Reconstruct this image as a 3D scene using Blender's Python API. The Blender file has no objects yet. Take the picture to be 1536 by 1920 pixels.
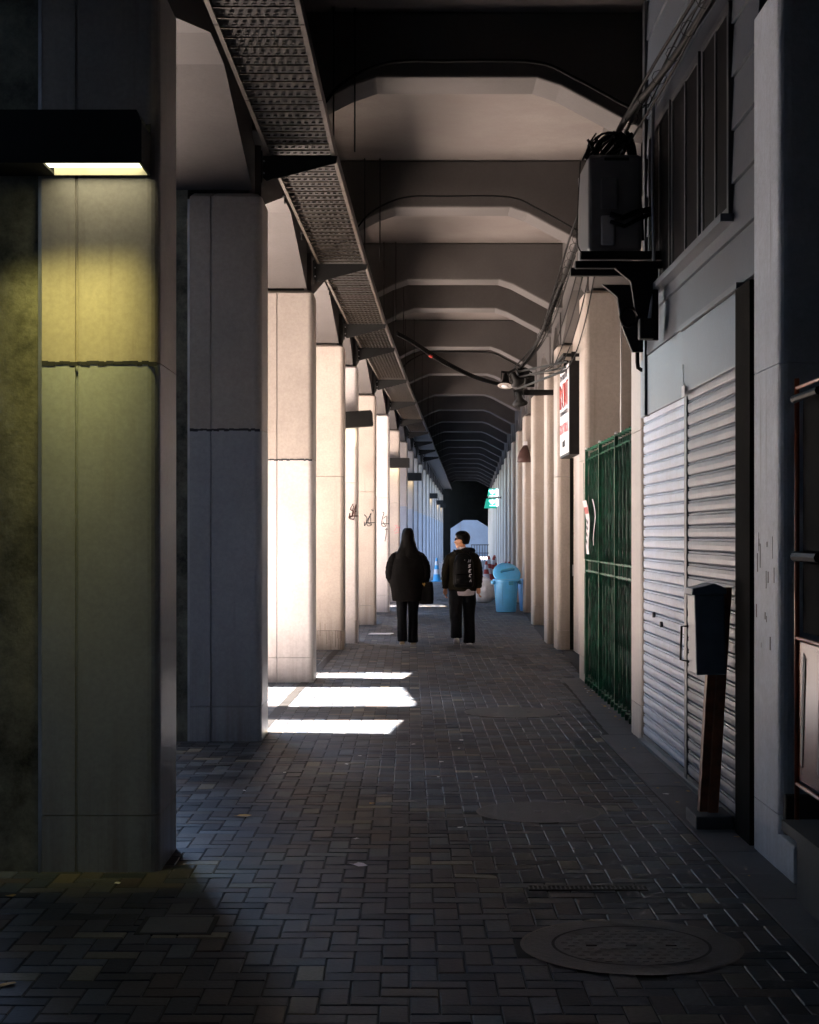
import bpy, bmesh, math, random
from mathutils import Vector, Matrix, noise
R = math.radians
sc = bpy.context.scene
COL = sc.collection
rnd = random.Random(7)

# ------------------------------------------------------------------ camera
F = 3072.0; HZ = 1003.0; CX = 768.0; CAMH = 1.55
cam = bpy.data.objects.new('camera', bpy.data.cameras.new('camera'))
COL.objects.link(cam); sc.camera = cam
cam.location = (0, 0, CAMH); cam.rotation_euler = (R(90), 0, 0)
cam.data.sensor_fit = 'VERTICAL'; cam.data.sensor_height = 36; cam.data.sensor_width = 28.8
cam.data.lens = 36 * F / 1920; cam.data.shift_y = (HZ - 960) / 1920
cam.data.clip_start = 0.05; cam.data.clip_end = 1000
# ------------------------------------------------------------------ world and sun
SUN = Vector((-1.0, 0.12, 2.40)).normalized()
w = bpy.data.worlds.new('World'); sc.world = w; w.use_nodes = True
nt = w.node_tree; bg = nt.nodes['Background']
sky = nt.nodes.new('ShaderNodeTexSky'); sky.sky_type = 'NISHITA'; sky.sun_disc = False
sky.sun_elevation = math.asin(SUN.z); sky.sun_rotation = math.atan2(SUN.x, SUN.y)
nt.links.new(sky.outputs[0], bg.inputs[0]); bg.inputs[1].default_value = 0.085
sl = bpy.data.lights.new('sun', 'SUN'); sl.energy = 5.0; sl.angle = R(0.8); sl.color = (1.0, 0.85, 0.75)
so = bpy.data.objects.new('sun', sl); COL.objects.link(so)
so.rotation_euler = SUN.to_track_quat('Z', 'Y').to_euler(); so.location = (-8, 12, 14)
sc.view_settings.view_transform = 'Standard'; sc.view_settings.look = 'None'
sc.view_settings.gamma = 1; sc.view_settings.exposure = 5.0
sc.render.engine = 'CYCLES'
sc.cycles.max_bounces = 10; sc.cycles.diffuse_bounces = 4

# ------------------------------------------------------------------ materials
def newmat(name):
    m = bpy.data.materials.new(name); m.use_nodes = True
    return m, m.node_tree, m.node_tree.nodes['Principled BSDF']
def simple(name, col, rough=0.6, metal=0.0, var=0.15, scale=8, bump=0.0, emit=None, es=0, spec=None):
    m, t, b = newmat(name)
    b.inputs['Roughness'].default_value = rough; b.inputs['Metallic'].default_value = metal
    if spec is not None: b.inputs['Specular IOR Level'].default_value = spec
    tc = t.nodes.new('ShaderNodeTexCoord'); n = t.nodes.new('ShaderNodeTexNoise')
    n.inputs['Scale'].default_value = scale; n.inputs['Detail'].default_value = 6
    t.links.new(tc.outputs['Object'], n.inputs['Vector'])
    r = t.nodes.new('ShaderNodeValToRGB')
    r.color_ramp.elements[0].position = 0.3; r.color_ramp.elements[1].position = 0.7
    r.color_ramp.elements[0].color = tuple(c * (1 - var) for c in col) + (1,)
    r.color_ramp.elements[1].color = tuple(min(1, c * (1 + var)) for c in col) + (1,)
    t.links.new(n.outputs[0], r.inputs[0]); t.links.new(r.outputs[0], b.inputs['Base Color'])
    if bump:
        bp = t.nodes.new('ShaderNodeBump'); bp.inputs['Strength'].default_value = bump; bp.inputs['Distance'].default_value = 0.01
        t.links.new(n.outputs[0], bp.inputs['Height']); t.links.new(bp.outputs[0], b.inputs['Normal'])
    if emit:
        b.inputs['Emission Color'].default_value = (*emit, 1); b.inputs['Emission Strength'].default_value = es
    return m
def concrete(name, col, stain=(0.03, 0.03, 0.025), amount=0.3, rough=0.7, streak=0.5, foot=0.0, bump=0.25, sc_=1.0):
    """mottled wall paint / concrete: blotches, fine grain, vertical drip streaks, dirty foot"""
    m, t, b = newmat(name); N = t.nodes; L = t.links
    geo = N.new('ShaderNodeNewGeometry')
    def noise_(scale, detail, vec, rough_=0.6):
        n = N.new('ShaderNodeTexNoise'); n.inputs['Scale'].default_value = scale * sc_
        n.inputs['Detail'].default_value = detail; n.inputs['Roughness'].default_value = rough_
        L.new(vec, n.inputs['Vector']); return n.outputs[0]
    def ramp(src, p0, p1, c0=(0, 0, 0, 1), c1=(1, 1, 1, 1)):
        r = N.new('ShaderNodeValToRGB'); e = r.color_ramp.elements
        e[0].position = p0; e[1].position = p1; e[0].color = c0; e[1].color = c1
        L.new(src, r.inputs[0]); return r.outputs[0]
    def mul(a, v):
        x = N.new('ShaderNodeMath'); x.operation = 'MULTIPLY'; L.new(a, x.inputs[0])
        if isinstance(v, (int, float)): x.inputs[1].default_value = v
        else: L.new(v, x.inputs[1])
        return x.outputs[0]
    P = geo.outputs['Position']
    mp = N.new('ShaderNodeMapping'); mp.inputs['Scale'].default_value = (9, 9, 0.35); L.new(P, mp.inputs['Vector'])
    big = noise_(1.3, 8, P); fine = noise_(38, 5, P, 0.7); st = noise_(1.6, 7, mp.outputs[0], 0.65)
    base = ramp(big, 0.3, 0.72, tuple(c * 0.84 for c in col) + (1,), tuple(min(1, c * 1.1) for c in col) + (1,))
    f2 = ramp(fine, 0.35, 0.65, (0.9, 0.9, 0.9, 1), (1.06, 1.06, 1.06, 1))
    mx = N.new('ShaderNodeMix'); mx.data_type = 'RGBA'; mx.blend_type = 'MULTIPLY'; mx.inputs[0].default_value = 1
    L.new(base, mx.inputs[6]); L.new(f2, mx.inputs[7])
    msk = mul(ramp(st, 0.55, 0.75), mul(ramp(big, 0.42, 0.62), streak))
    if amount:
        blot = mul(ramp(noise_(2.4, 12, P, 0.75), 0.5 - amount * 0.25, 0.66), amount)
        ad = N.new('ShaderNodeMath'); ad.operation = 'MAXIMUM'; L.new(msk, ad.inputs[0]); L.new(blot, ad.inputs[1]); msk = ad.outputs[0]
    if foot:
        sx = N.new('ShaderNodeSeparateXYZ'); L.new(P, sx.inputs[0])
        mr = N.new('ShaderNodeMapRange'); mr.inputs['From Min'].default_value = 0.85; mr.inputs['From Max'].default_value = -0.1
        L.new(sx.outputs[2], mr.inputs['Value'])
        ft = mul(mul(mr.outputs[0], ramp(st, 0.42, 0.62)), foot)
        ad = N.new('ShaderNodeMath'); ad.operation = 'MAXIMUM'; L.new(msk, ad.inputs[0]); L.new(ft, ad.inputs[1]); msk = ad.outputs[0]
    m2 = N.new('ShaderNodeMix'); m2.data_type = 'RGBA'
    L.new(msk, m2.inputs[0]); L.new(mx.outputs[2], m2.inputs[6]); m2.inputs[7].default_value = (*stain, 1)
    L.new(m2.outputs[2], b.inputs['Base Color'])
    b.inputs['Roughness'].default_value = rough
    bp = N.new('ShaderNodeBump'); bp.inputs['Strength'].default_value = bump; bp.inputs['Distance'].default_value = 0.004
    L.new(fine, bp.inputs['Height']); L.new(bp.outputs[0], b.inputs['Normal'])
    return m
M = {}
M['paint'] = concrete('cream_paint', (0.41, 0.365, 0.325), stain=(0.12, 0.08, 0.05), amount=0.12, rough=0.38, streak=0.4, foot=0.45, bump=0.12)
M['brightened_paint'] = concrete('brightened_paint', (0.62, 0.585, 0.575), stain=(0.2, 0.15, 0.12), amount=0.05, rough=0.4, streak=0.15, foot=0.3, bump=0.12)  # lightened paint: the strong sun bounce is put into the colour
M['paint_tan'] = concrete('tan_paint', (0.33, 0.285, 0.25), stain=(0.12, 0.08, 0.05), amount=0.12, rough=0.45, streak=0.4, foot=0.45, bump=0.12)
M['paint_low'] = concrete('pale_paint', (0.33, 0.35, 0.385), stain=(0.12, 0.08, 0.05), amount=0.12, rough=0.36, streak=0.35, foot=0.5, bump=0.12)
M['raw'] = concrete('raw_concrete', (0.34, 0.33, 0.25), stain=(0.008, 0.009, 0.006), amount=0.98, rough=0.85, streak=0.9, bump=0.6)
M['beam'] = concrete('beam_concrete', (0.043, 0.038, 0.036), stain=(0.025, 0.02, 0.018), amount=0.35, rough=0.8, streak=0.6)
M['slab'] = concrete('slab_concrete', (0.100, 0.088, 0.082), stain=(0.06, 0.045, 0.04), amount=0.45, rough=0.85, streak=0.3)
M['plaster'] = concrete('rough_plaster', (0.46, 0.52, 0.60), stain=(0.05, 0.05, 0.06), amount=0.22, rough=0.6, streak=0.6, bump=0.9, foot=0.15)
M['siding'] = concrete('grey_siding', (0.048, 0.062, 0.084), stain=(0.07, 0.07, 0.08), amount=0.2, rough=0.5, streak=0.6)
M['lintel'] = concrete('lintel_metal', (0.10, 0.125, 0.165), stain=(0.1, 0.1, 0.12), amount=0.25, rough=0.4, streak=0.8)
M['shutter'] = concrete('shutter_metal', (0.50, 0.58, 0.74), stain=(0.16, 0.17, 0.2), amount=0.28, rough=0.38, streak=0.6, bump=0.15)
M['shutterdim'] = concrete('dimmed_shutter_metal', (0.22, 0.245, 0.30), stain=(0.07, 0.075, 0.09), amount=0.45, rough=0.45, streak=0.8, bump=0.2)  # darker, more stained copy; the dimmer light is in its colour
M['darkwall'] = concrete('dark_wall', (0.05, 0.045, 0.04), amount=0.2, rough=0.8)
M['far'] = concrete('far_wall', (0.045, 0.065, 0.09), amount=0.1, rough=0.8)
M['kerb'] = concrete('kerb_concrete', (0.095, 0.10, 0.11), stain=(0.05, 0.05, 0.05), amount=0.4, rough=0.7, streak=0.1, bump=0.6)
M['bounceroad'] = concrete('pale_bounce_road', (0.66, 0.61, 0.57), amount=0.15, rough=0.8, bump=0.6)
M['darkroad'] = concrete('low_bounce_road', (0.07, 0.07, 0.07), amount=0.2, rough=0.85)
M['mattblack'] = concrete('matt_black_wall', (0.008, 0.008, 0.007), amount=0.2, rough=0.95)  # near-black, fully matt surface
M['mattblack'].node_tree.nodes['Principled BSDF'].inputs['Specular IOR Level'].default_value = 0.05
M['street'] = concrete('street_facade', (0.05, 0.05, 0.05), amount=0.2, rough=0.8)
M['black'] = simple('black_metal', (0.006, 0.006, 0.006), 0.6, spec=0.2)
M['rubber'] = simple('cable_rubber', (0.004, 0.004, 0.004), 0.7, spec=0.08)
M['rust'] = simple('dull_steel', (0.040, 0.031, 0.023), 0.45, 0.5, 0.3, 20)
M['traym'] = simple('tray_sheet', (0.012, 0.011, 0.010), 0.5, 0.5, 0.3, 30)
M['louvre'] = simple('louvre_steel', (0.012, 0.009, 0.007), 0.55, 0.2, 0.4, 30)
M['steel'] = simple('steel_trim', (0.4, 0.42, 0.46), 0.3, 0.8)
M['ac'] = simple('unit_casing', (0.09, 0.092, 0.098), 0.35, 0, 0.15, 10)
M['frame'] = simple('window_frame', (0.05, 0.055, 0.065), 0.4, 0.3)
M['glass'] = simple('dark_glass', (0.002, 0.002, 0.003), 0.5, spec=0.04)
M['gate'] = simple('green_paint', (0.003, 0.075, 0.036), 0.35, 0.1, 0.7, 9)
M['gateold'] = simple('worn_green_paint', (0.004, 0.065, 0.034), 0.5, 0.1, 0.8, 9)
M['gatedark'] = simple('green_netting', (0.003, 0.010, 0.006), 0.9, 0, 0.4, 30)
M['wood'] = simple('brown_wood', (0.20, 0.075, 0.035), 0.55, 0, 0.35, 20)
M['boxblue'] = simple('blue_grey_paint', (0.06, 0.095, 0.14), 0.35, 0, 0.15, 12)
M['bin'] = simple('blue_plastic', (0.10, 0.48, 0.92), 0.4, 0, 0.08, 6)
M['binlid'] = simple('lid_plastic', (0.05, 0.30, 0.55), 0.35, 0, 0.1, 6)
M['orange'] = simple('orange_paint', (0.35, 0.085, 0.03), 0.35, 0.1, 0.25, 16)
M['orangeb'] = simple('orange_board', (0.20, 0.045, 0.015), 0.22, 0, 0.2, 6)
M['white'] = simple('white_board', (0.55, 0.54, 0.57), 0.5, 0, 0.05)
M['red'] = simple('red_paint', (0.32, 0.03, 0.022), 0.5)
M['pink'] = simple('faded_red', (0.6, 0.2, 0.22), 0.5)
M['ink'] = simple('black_ink', (0.02, 0.02, 0.025), 0.6)
M['darkbrown'] = simple('brown_ink', (0.06, 0.025, 0.02), 0.6)
M['leaf'] = simple('dry_leaf', (0.42, 0.25, 0.06), 0.7, 0, 0.3)
M['coat'] = simple('black_wool', (0.0036, 0.0033, 0.0033), 0.9, 0, 0.3, 20, 0.0, spec=0.06)
M['hair'] = simple('black_hair', (0.0024, 0.0021, 0.0018), 0.5, 0, 0.3, 60, 0.0, spec=0.06)
M['denim'] = simple('dark_denim', (0.0036, 0.0042, 0.0054), 0.75, 0, 0.3, 40, 0.0, spec=0.06)
M['olive'] = simple('olive_cloth', (0.0105, 0.0090, 0.0054), 0.85, 0, 0.3, 25, 0.0, spec=0.06)
M['pack'] = simple('black_nylon', (0.0030, 0.0030, 0.0033), 0.6, 0, 0.2, 20, 0.0, spec=0.06)
M['skin'] = simple('skin', (0.45, 0.20, 0.10), 0.5, 0, 0.08)
M['shirt'] = simple('grey_shirt', (0.40, 0.36, 0.40), 0.8)
M['shoe'] = simple('tan_shoe', (0.42, 0.30, 0.18), 0.6)
M['sneaker'] = simple('white_sneaker', (0.75, 0.72, 0.70), 0.5)
M['bagwhite'] = simple('white_plastic_bag', (0.75, 0.74, 0.76), 0.45, 0, 0.1, 9, 0.6)
M['manhole'] = concrete('iron_cover', (0.036, 0.035, 0.034), amount=0.3, rough=0.55, bump=0.8)
M['joint'] = simple('joint_sand', (0.010, 0.010, 0.009), 0.9)
M['cutlip'] = simple('lamp_inner', (0.6, 0.55, 0.4), 0.4)
M['glow'] = simple('lamp_glow', (0.9, 0.9, 0.8), 0.5, emit=(1.0, 0.95, 0.62), es=.13)
M['glow2'] = simple('warm_lamp_glow', (0.9, 0.85, 0.7), 0.5, emit=(1.0, 0.80, 0.45), es=.22)
M['signgreen'] = simple('green_sign', (0.02, 0.25, 0.18), 0.5, emit=(0.01, 0.20, 0.14), es=.06)
M['signlit'] = simple('lit_letters', (0.6, 1, 0.9), 0.5, emit=(0.35, 1.0, 0.80), es=.35)
M['signside'] = simple('lit_side', (0.8, 1, 1), 0.5, emit=(0.55, 0.9, 1.0), es=.3)
M['mirror'] = simple('reflector', (0.30, 0.28, 0.26), 0.25, 0, 0.05)

def paver_mat():
    m, t, b = newmat('paving_blocks'); N = t.nodes; L = t.links
    at = N.new('ShaderNodeAttribute'); at.attribute_name = 'tone'
    r = N.new('ShaderNodeValToRGB'); e = r.color_ramp; e.interpolation = 'LINEAR'
    e.elements[0].position = 0; e.elements[0].color = (0.0157, 0.0189, 0.0244, 1)
    e.elements[1].position = 1; e.elements[1].color = (0.1843, 0.1715, 0.1296, 1)
    for p, c in ((0.3, (0.0351, 0.0464, 0.0616, 1)), (0.5, (0.0527, 0.0429, 0.0389, 1)), (0.65, (0.0702, 0.0857, 0.1037, 1)), (0.82, (0.0632, 0.0549, 0.0503, 1))):
        x = e.elements.new(p); x.color = c
    L.new(at.outputs['Fac'], r.inputs[0])
    geo = N.new('ShaderNodeNewGeometry'); n = N.new('ShaderNodeTexNoise'); n.inputs['Scale'].default_value = 55; n.inputs['Detail'].default_value = 5
    L.new(geo.outputs['Position'], n.inputs['Vector'])
    n2 = N.new('ShaderNodeTexNoise'); n2.inputs['Scale'].default_value = 1.6; n2.inputs['Detail'].default_value = 7
    L.new(geo.outputs['Position'], n2.inputs['Vector'])
    a = N.new('ShaderNodeMapRange'); a.inputs['From Min'].default_value = 0.3; a.inputs['From Max'].default_value = 0.7
    a.inputs['To Min'].default_value = 0.6; a.inputs['To Max'].default_value = 1.35; L.new(n2.outputs[0], a.inputs['Value'])
    a2 = N.new('ShaderNodeMapRange'); a2.inputs['From Min'].default_value = 0.3; a2.inputs['From Max'].default_value = 0.7
    a2.inputs['To Min'].default_value = 0.82; a2.inputs['To Max'].default_value = 1.15; L.new(n.outputs[0], a2.inputs['Value'])
    mm = N.new('ShaderNodeMath'); mm.operation = 'MULTIPLY'; L.new(a.outputs[0], mm.inputs[0]); L.new(a2.outputs[0], mm.inputs[1])
    v = N.new('ShaderNodeVectorMath'); v.operation = 'SCALE'; L.new(r.outputs[0], v.inputs[0]); L.new(mm.outputs[0], v.inputs['Scale'])
    L.new(v.outputs[0], b.inputs['Base Color'])
    rr = N.new('ShaderNodeMapRange'); rr.inputs['To Min'].default_value = 0.42; rr.inputs['To Max'].default_value = 0.66; L.new(n2.outputs[0], rr.inputs['Value'])
    L.new(rr.outputs[0], b.inputs['Roughness']); b.inputs['Specular IOR Level'].default_value = 0.16
    bp = N.new('ShaderNodeBump'); bp.inputs['Strength'].default_value = 0.5; bp.inputs['Distance'].default_value = 0.003
    L.new(n.outputs[0], bp.inputs['Height']); L.new(bp.outputs[0], b.inputs['Normal'])
    return m
M['paver'] = paver_mat()

# ------------------------------------------------------------------ helpers
def tag(o, label=None, cat=None, group=None, kind=None):
    if label: o['label'] = label
    if cat: o['category'] = cat
    if group: o['group'] = group
    if kind: o['kind'] = kind
    return o
def empty(name, loc, label, cat, group=None, rz=0):
    o = bpy.data.objects.new(name, None); COL.objects.link(o); o.location = loc; o.rotation_euler = (0, 0, rz)
    o.empty_display_size = 0.1
    return tag(o, label, cat, group)
class MB:
    def __init__(s): s.v = []; s.f = []
    def add(s, vs, fs):
        k = len(s.v); s.v += [tuple(p) for p in vs]; s.f += [tuple(i + k for i in f) for f in fs]; return s
    def box(s, x0, x1, y0, y1, z0, z1):
        return s.add([(x0,y0,z0),(x1,y0,z0),(x1,y1,z0),(x0,y1,z0),(x0,y0,z1),(x1,y0,z1),(x1,y1,z1),(x0,y1,z1)],
                     [(3,2,1,0),(4,5,6,7),(0,1,5,4),(1,2,6,5),(2,3,7,6),(3,0,4,7)])
    def bar(s, a, b, w, h=None, up=(0, 0, 1)):
        h = h or w; a = Vector(a); b = Vector(b); d = (b - a).normalized(); u = Vector(up)
        if abs(d.dot(u)) > 0.98: u = Vector((0, 1, 0))
        x = d.cross(u).normalized(); u = x.cross(d)
        vs = [p + x * sx * w / 2 + u * su * h / 2 for p in (a, b) for sx, su in ((-1,-1),(1,-1),(1,1),(-1,1))]
        return s.add(vs, [(3,2,1,0),(4,5,6,7),(0,1,5,4),(1,2,6,5),(2,3,7,6),(3,0,4,7)])
    def tube(s, pts, r, n=8, cap=True):
        pts = [Vector(p) for p in pts]; m = len(pts); rs = r if isinstance(r, (list, tuple)) else [r] * m
        k = len(s.v); fs = []; vs = []; px = None
        for i, p in enumerate(pts):
            d = (pts[min(i+1, m-1)] - pts[max(i-1, 0)]).normalized()
            if px is None:
                px = d.orthogonal().normalized()
            px = (px - d * px.dot(d)).normalized(); q = d.cross(px)
            for j in range(n):
                a = 2 * math.pi * j / n; vs.append(p + (px * math.cos(a) + q * math.sin(a)) * rs[i])
        for i in range(m - 1):
            for j in range(n):
                fs.append((i*n+j, i*n+(j+1) % n, (i+1)*n+(j+1) % n, (i+1)*n+j))
        if cap: fs.append(tuple(range(n-1, -1, -1))); fs.append(tuple((m-1)*n+j for j in range(n)))
        return s.add(vs, fs)
    def loft(s, rings, n=20, cap=True):
        """rings: (cx, cy, cz, rx, ry[, power])"""
        vs = []; fs = []
        for q in rings:
            pw = q[5] if len(q) > 5 else 2.0
            for j in range(n):
                a = 2 * math.pi * j / n; c, si = math.cos(a), math.sin(a)
                vs.append((q[0] + q[3] * math.copysign(abs(c) ** (2/pw), c), q[1] + q[4] * math.copysign(abs(si) ** (2/pw), si), q[2]))
        m = len(rings)
        for i in range(m - 1):
            for j in range(n): fs.append((i*n+j, i*n+(j+1) % n, (i+1)*n+(j+1) % n, (i+1)*n+j))
        if cap: fs.append(tuple(range(n-1, -1, -1))); fs.append(tuple((m-1)*n+j for j in range(n)))
        return s.add(vs, fs)
    def prism_z(s, poly, z0, z1, ch=0.0):
        n = len(poly)
        if ch:
            cx = sum(p[0] for p in poly) / n; cy = sum(p[1] for p in poly) / n
            def ins(p): 
                dx, dy = cx - p[0], cy - p[1]; l = math.hypot(dx, dy) or 1
                return (p[0] + (ch if dx > 0 else -ch), p[1] + (ch if dy > 0 else -ch))
            top = [ins(p) for p in poly]
            vs = [(x, y, z0) for x, y in poly] + [(x, y, z1 - ch) for x, y in poly] + [(x, y, z1) for x, y in top]
            fs = [tuple(range(n-1, -1, -1)), tuple(2*n+i for i in range(n))]
            for k in (0, 1): fs += [(k*n+i, k*n+(i+1) % n, (k+1)*n+(i+1) % n, (k+1)*n+i) for i in range(n)]
            return s.add(vs, fs)
        vs = [(x, y, z0) for x, y in poly] + [(x, y, z1) for x, y in poly]
        fs = [tuple(range(n-1, -1, -1)), tuple(n+i for i in range(n))] + [(i, (i+1) % n, n+(i+1) % n, n+i) for i in range(n)]
        return s.add(vs, fs)
    def prism_y(s, poly, y0, y1):     # poly in (x,z)
        n = len(poly); vs = [(x, y0, z) for x, z in poly] + [(x, y1, z) for x, z in poly]
        return s.add(vs, [tuple(range(n)), tuple(n+i for i in range(n-1, -1, -1))] + [(i, n+i, n+(i+1) % n, (i+1) % n) for i in range(n)])
    def prism_x(s, poly, x0, x1):     # poly in (y,z)
        n = len(poly); vs = [(x0, y, z) for y, z in poly] + [(x1, y, z) for y, z in poly]
        return s.add(vs, [tuple(range(n-1, -1, -1)), tuple(n+i for i in range(n))] + [(i, (i+1) % n, n+(i+1) % n, n+i) for i in range(n)])
    def build(s, name, mat, parent=None, smooth=False, bevel=0.0, fix=True):
        me = bpy.data.meshes.new(name); me.from_pydata(s.v, [], s.f); me.materials.append(mat)
        if fix:
            bm = bmesh.new(); bm.from_mesh(me); bmesh.ops.recalc_face_normals(bm, faces=bm.faces); bm.to_mesh(me); bm.free()
        if smooth:
            for p in me.polygons: p.use_smooth = True
        o = bpy.data.objects.new(name, me); COL.objects.link(o)
        if parent is not None: o.parent = parent
        if bevel:
            md = o.modifiers.new('bevel', 'BEVEL'); md.width = bevel; md.segments = 2; md.limit_method = 'ANGLE'
        return o
def kids(o): return [c for c in bpy.data.objects if c.parent == o]
def copy_tree(o, parent=None):
    c = o.copy(); COL.objects.link(c); c.parent = parent
    for ch in kids(o): copy_tree(ch, c)
    return c
def curve_pts(ctrl, n=10):
    """catmull-rom through control points"""
    P = [Vector(p) for p in ctrl]; P = [P[0] * 2 - P[1]] + P + [P[-1] * 2 - P[-2]]; out = []
    for i in range(1, len(P) - 2):
        for k in range(n):
            t = k / n; a, b, c, d = P[i-1], P[i], P[i+1], P[i+2]
            out.append(0.5 * ((2*b) + (c-a)*t + (2*a-5*b+4*c-d)*t*t + (3*b-a-3*c+d)*t**3))
    out.append(P[-2]); return out
TAB = [(-30,-1.15),(7.5,-1.15),(12.3,-1.11),(17.2,-1.01),(22.1,-.885),(24.9,-.79),(30,-.615),(35,-.43),(40.2,-.235),(45.1,-.05),(49.8,.13),(54.6,.30),(59.5,.49),(64.3,.67),(130,3.10)]
def XL(y):
    for (a, xa), (b, xb) in zip(TAB, TAB[1:]):
        if y <= b: return xa + (xb - xa) * (y - a) / (b - a)
    return TAB[-1][1]
def WID(y): return 2.85 if y < 20 else 2.88
def XR(y): return XL(y) + WID(y)
def sm(o):
    for p in o.data.polygons: p.use_smooth = True
    return o

# ------------------------------------------------------------------ ground
STEP = 23.0; LOW = -0.10
mb = MB().box(-60, 40, -40, STEP, -0.4, -0.0042); tag(mb.build('ground', M['joint']), kind='structure')
mb = MB().box(-60, 60, STEP, 260, -0.6, LOW - 0.0042); tag(mb.build('lower_ground', M['joint']), kind='structure')
manholes = [(0.835, 6.17, 0.40), (0.72, 9.15, 0.33), (0.895, 14.3, 0.40)]
def pavers(name, y0, y1, z, xa, xb, W=0.1):
    vs = []; fs = []; tones = []
    ny0, ny1 = int(y0 / W), int(y1 / W)
    for yi in range(ny0, ny1):
        ym = yi * W; xlo, xhi = xa(ym), xb(ym)
        for xi in range(int(xlo / W) - 1, int(xhi / W) + 1):
            c = (xi - yi) % 4
            if c == 0: X0, X1, Y0, Y1 = xi*W, (xi+2)*W, yi*W, (yi+1)*W
            elif c == 3: X0, X1, Y0, Y1 = xi*W, (xi+1)*W, yi*W, (yi+2)*W
            else: continue
            if X0 < xlo: X0 = xlo
            if X1 > xhi: X1 = xhi
            if Y1 > y1: Y1 = y1
            if X1 - X0 < 0.03 or Y1 - Y0 < 0.03: continue
            cx, cy = (X0+X1)/2, (Y0+Y1)/2
            if any((cx-a)**2 + (cy-b)**2 < (r-0.01)**2 for a, b, r in manholes): continue
            g = 0.0022; bv = 0.0040; k = len(vs); od = 2.0 if rnd.random() < .03 else 1.0; zz = z + rnd.uniform(-0.0008, 0.0008) * od; tx = rnd.gauss(0, 0.0005) * od; ty = rnd.gauss(0, 0.0007) * od
            g1 = g + rnd.uniform(0, .0016)
            for q in ((X0+g1, Y0+g), (X1-g, Y0+g1), (X1-g1, Y1-g), (X0+g, Y1-g1)): vs.append((*q, z - 0.0040))
            for i, q in enumerate(((X0+g+bv, Y0+g+bv), (X1-g-bv, Y0+g+bv), (X1-g-bv, Y1-g-bv), (X0+g+bv, Y1-g-bv))):
                vs.append((*q, zz + (tx if i in (0, 3) else -tx) + (ty if i < 2 else -ty)))
            fs += [(k+4,k+5,k+6,k+7),(k,k+1,k+5,k+4),(k+1,k+2,k+6,k+5),(k+2,k+3,k+7,k+6),(k+3,k,k+4,k+7)]
            t = rnd.random()
            if rnd.random() < 0.72: t *= 0.8
            tones += [t] * 5
    me = bpy.data.meshes.new(name); me.from_pydata(vs, [], fs); me.materials.append(M['paver'])
    at = me.attributes.new('tone', 'FLOAT', 'FACE'); at.data.foreach_set('value', tones)
    o = bpy.data.objects.new(name, me); COL.objects.link(o); return tag(o, kind='structure')
pavers('paving', 2.6, STEP, 0.0, lambda y: XL(y) - 1.25, lambda y: (1.47 if y < 12.6 else XR(y) - 0.22 if y < 17 else XR(y) + .05))
pavers('lower_paving', STEP + 0.25, 64, LOW, lambda y: XL(y) - 1.25, lambda y: XR(y) + 0.0)
mb = MB()
for y in range(64, 128, 4): mb.add([(XL(y)-1.3,y,LOW),(XR(y)+.3,y,LOW),(XR(y+4)+.3,y+4,LOW),(XL(y+4)-1.3,y+4,LOW)], [(0,1,2,3)])
tag(mb.build('far_paving', M['kerb']), kind='structure')
mb = MB().box(-2.4, 3, STEP, STEP + 0.2, LOW - .02, -0.004)
tag(mb.build('step_riser', M['kerb']), kind='structure'); mb = MB()
for i in range(24): mb.box(-2.4 + i*.2 + .004, -2.4 + (i+1)*.2 - .004, STEP - .003, STEP + .198, -0.01, 0.0015)
tag(mb.build('step_kerb', M['manhole']), kind='structure')
# concrete margin along the shop fronts
mb = MB()
for i in range(-11, 9): mb.box(1.475, 1.74 if i >= 0 else 2.6, 8.0 + i*.52, 8.0 + (i+1)*.52 - .008, -0.05, 0.004 + rnd.uniform(0, .003))
tag(mb.build('shop_margin', M['kerb']), kind='structure')
mb = MB()
for i in range(10):
    y = 12.7 + i*.5; mb.add([(XR(y)-.2,y+.004,.003),(XR(y)+.4,y+.004,.003),(XR(y)+.4,y+.496,.003),(XR(y)-.2,y+.496,.003)], [(0,1,2,3)])
tag(mb.build('gate_margin', M['kerb']), kind='structure')
tag(MB().box(-60, -2.39, -60, 12.2, -.2, 0.002).build('near_road', M['darkroad']), kind='structure')  # road out of view, darkened to cut bounce into the near bays
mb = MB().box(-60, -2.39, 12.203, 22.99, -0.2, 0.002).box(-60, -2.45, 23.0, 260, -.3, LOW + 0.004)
tag(mb.build('road', M['bounceroad']), kind='structure')  # road out of view, made pale to bounce sunlight into the passage
# flat black strip between the left pillars
mb = MB()
for y0 in (13.0, 17.85):
    for k in range(4):
        a = y0 + k * 1.05; b = a + 1.03
        mb.add([(XL(a)-.13,a,.0045),(XL(a)-.04,a,.0045),(XL(b)-.04,b,.0045),(XL(b)-.13,b,.0045)], [(0,1,2,3)])
tag(mb.build('dark_strip', M['black']), kind='structure')

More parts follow.
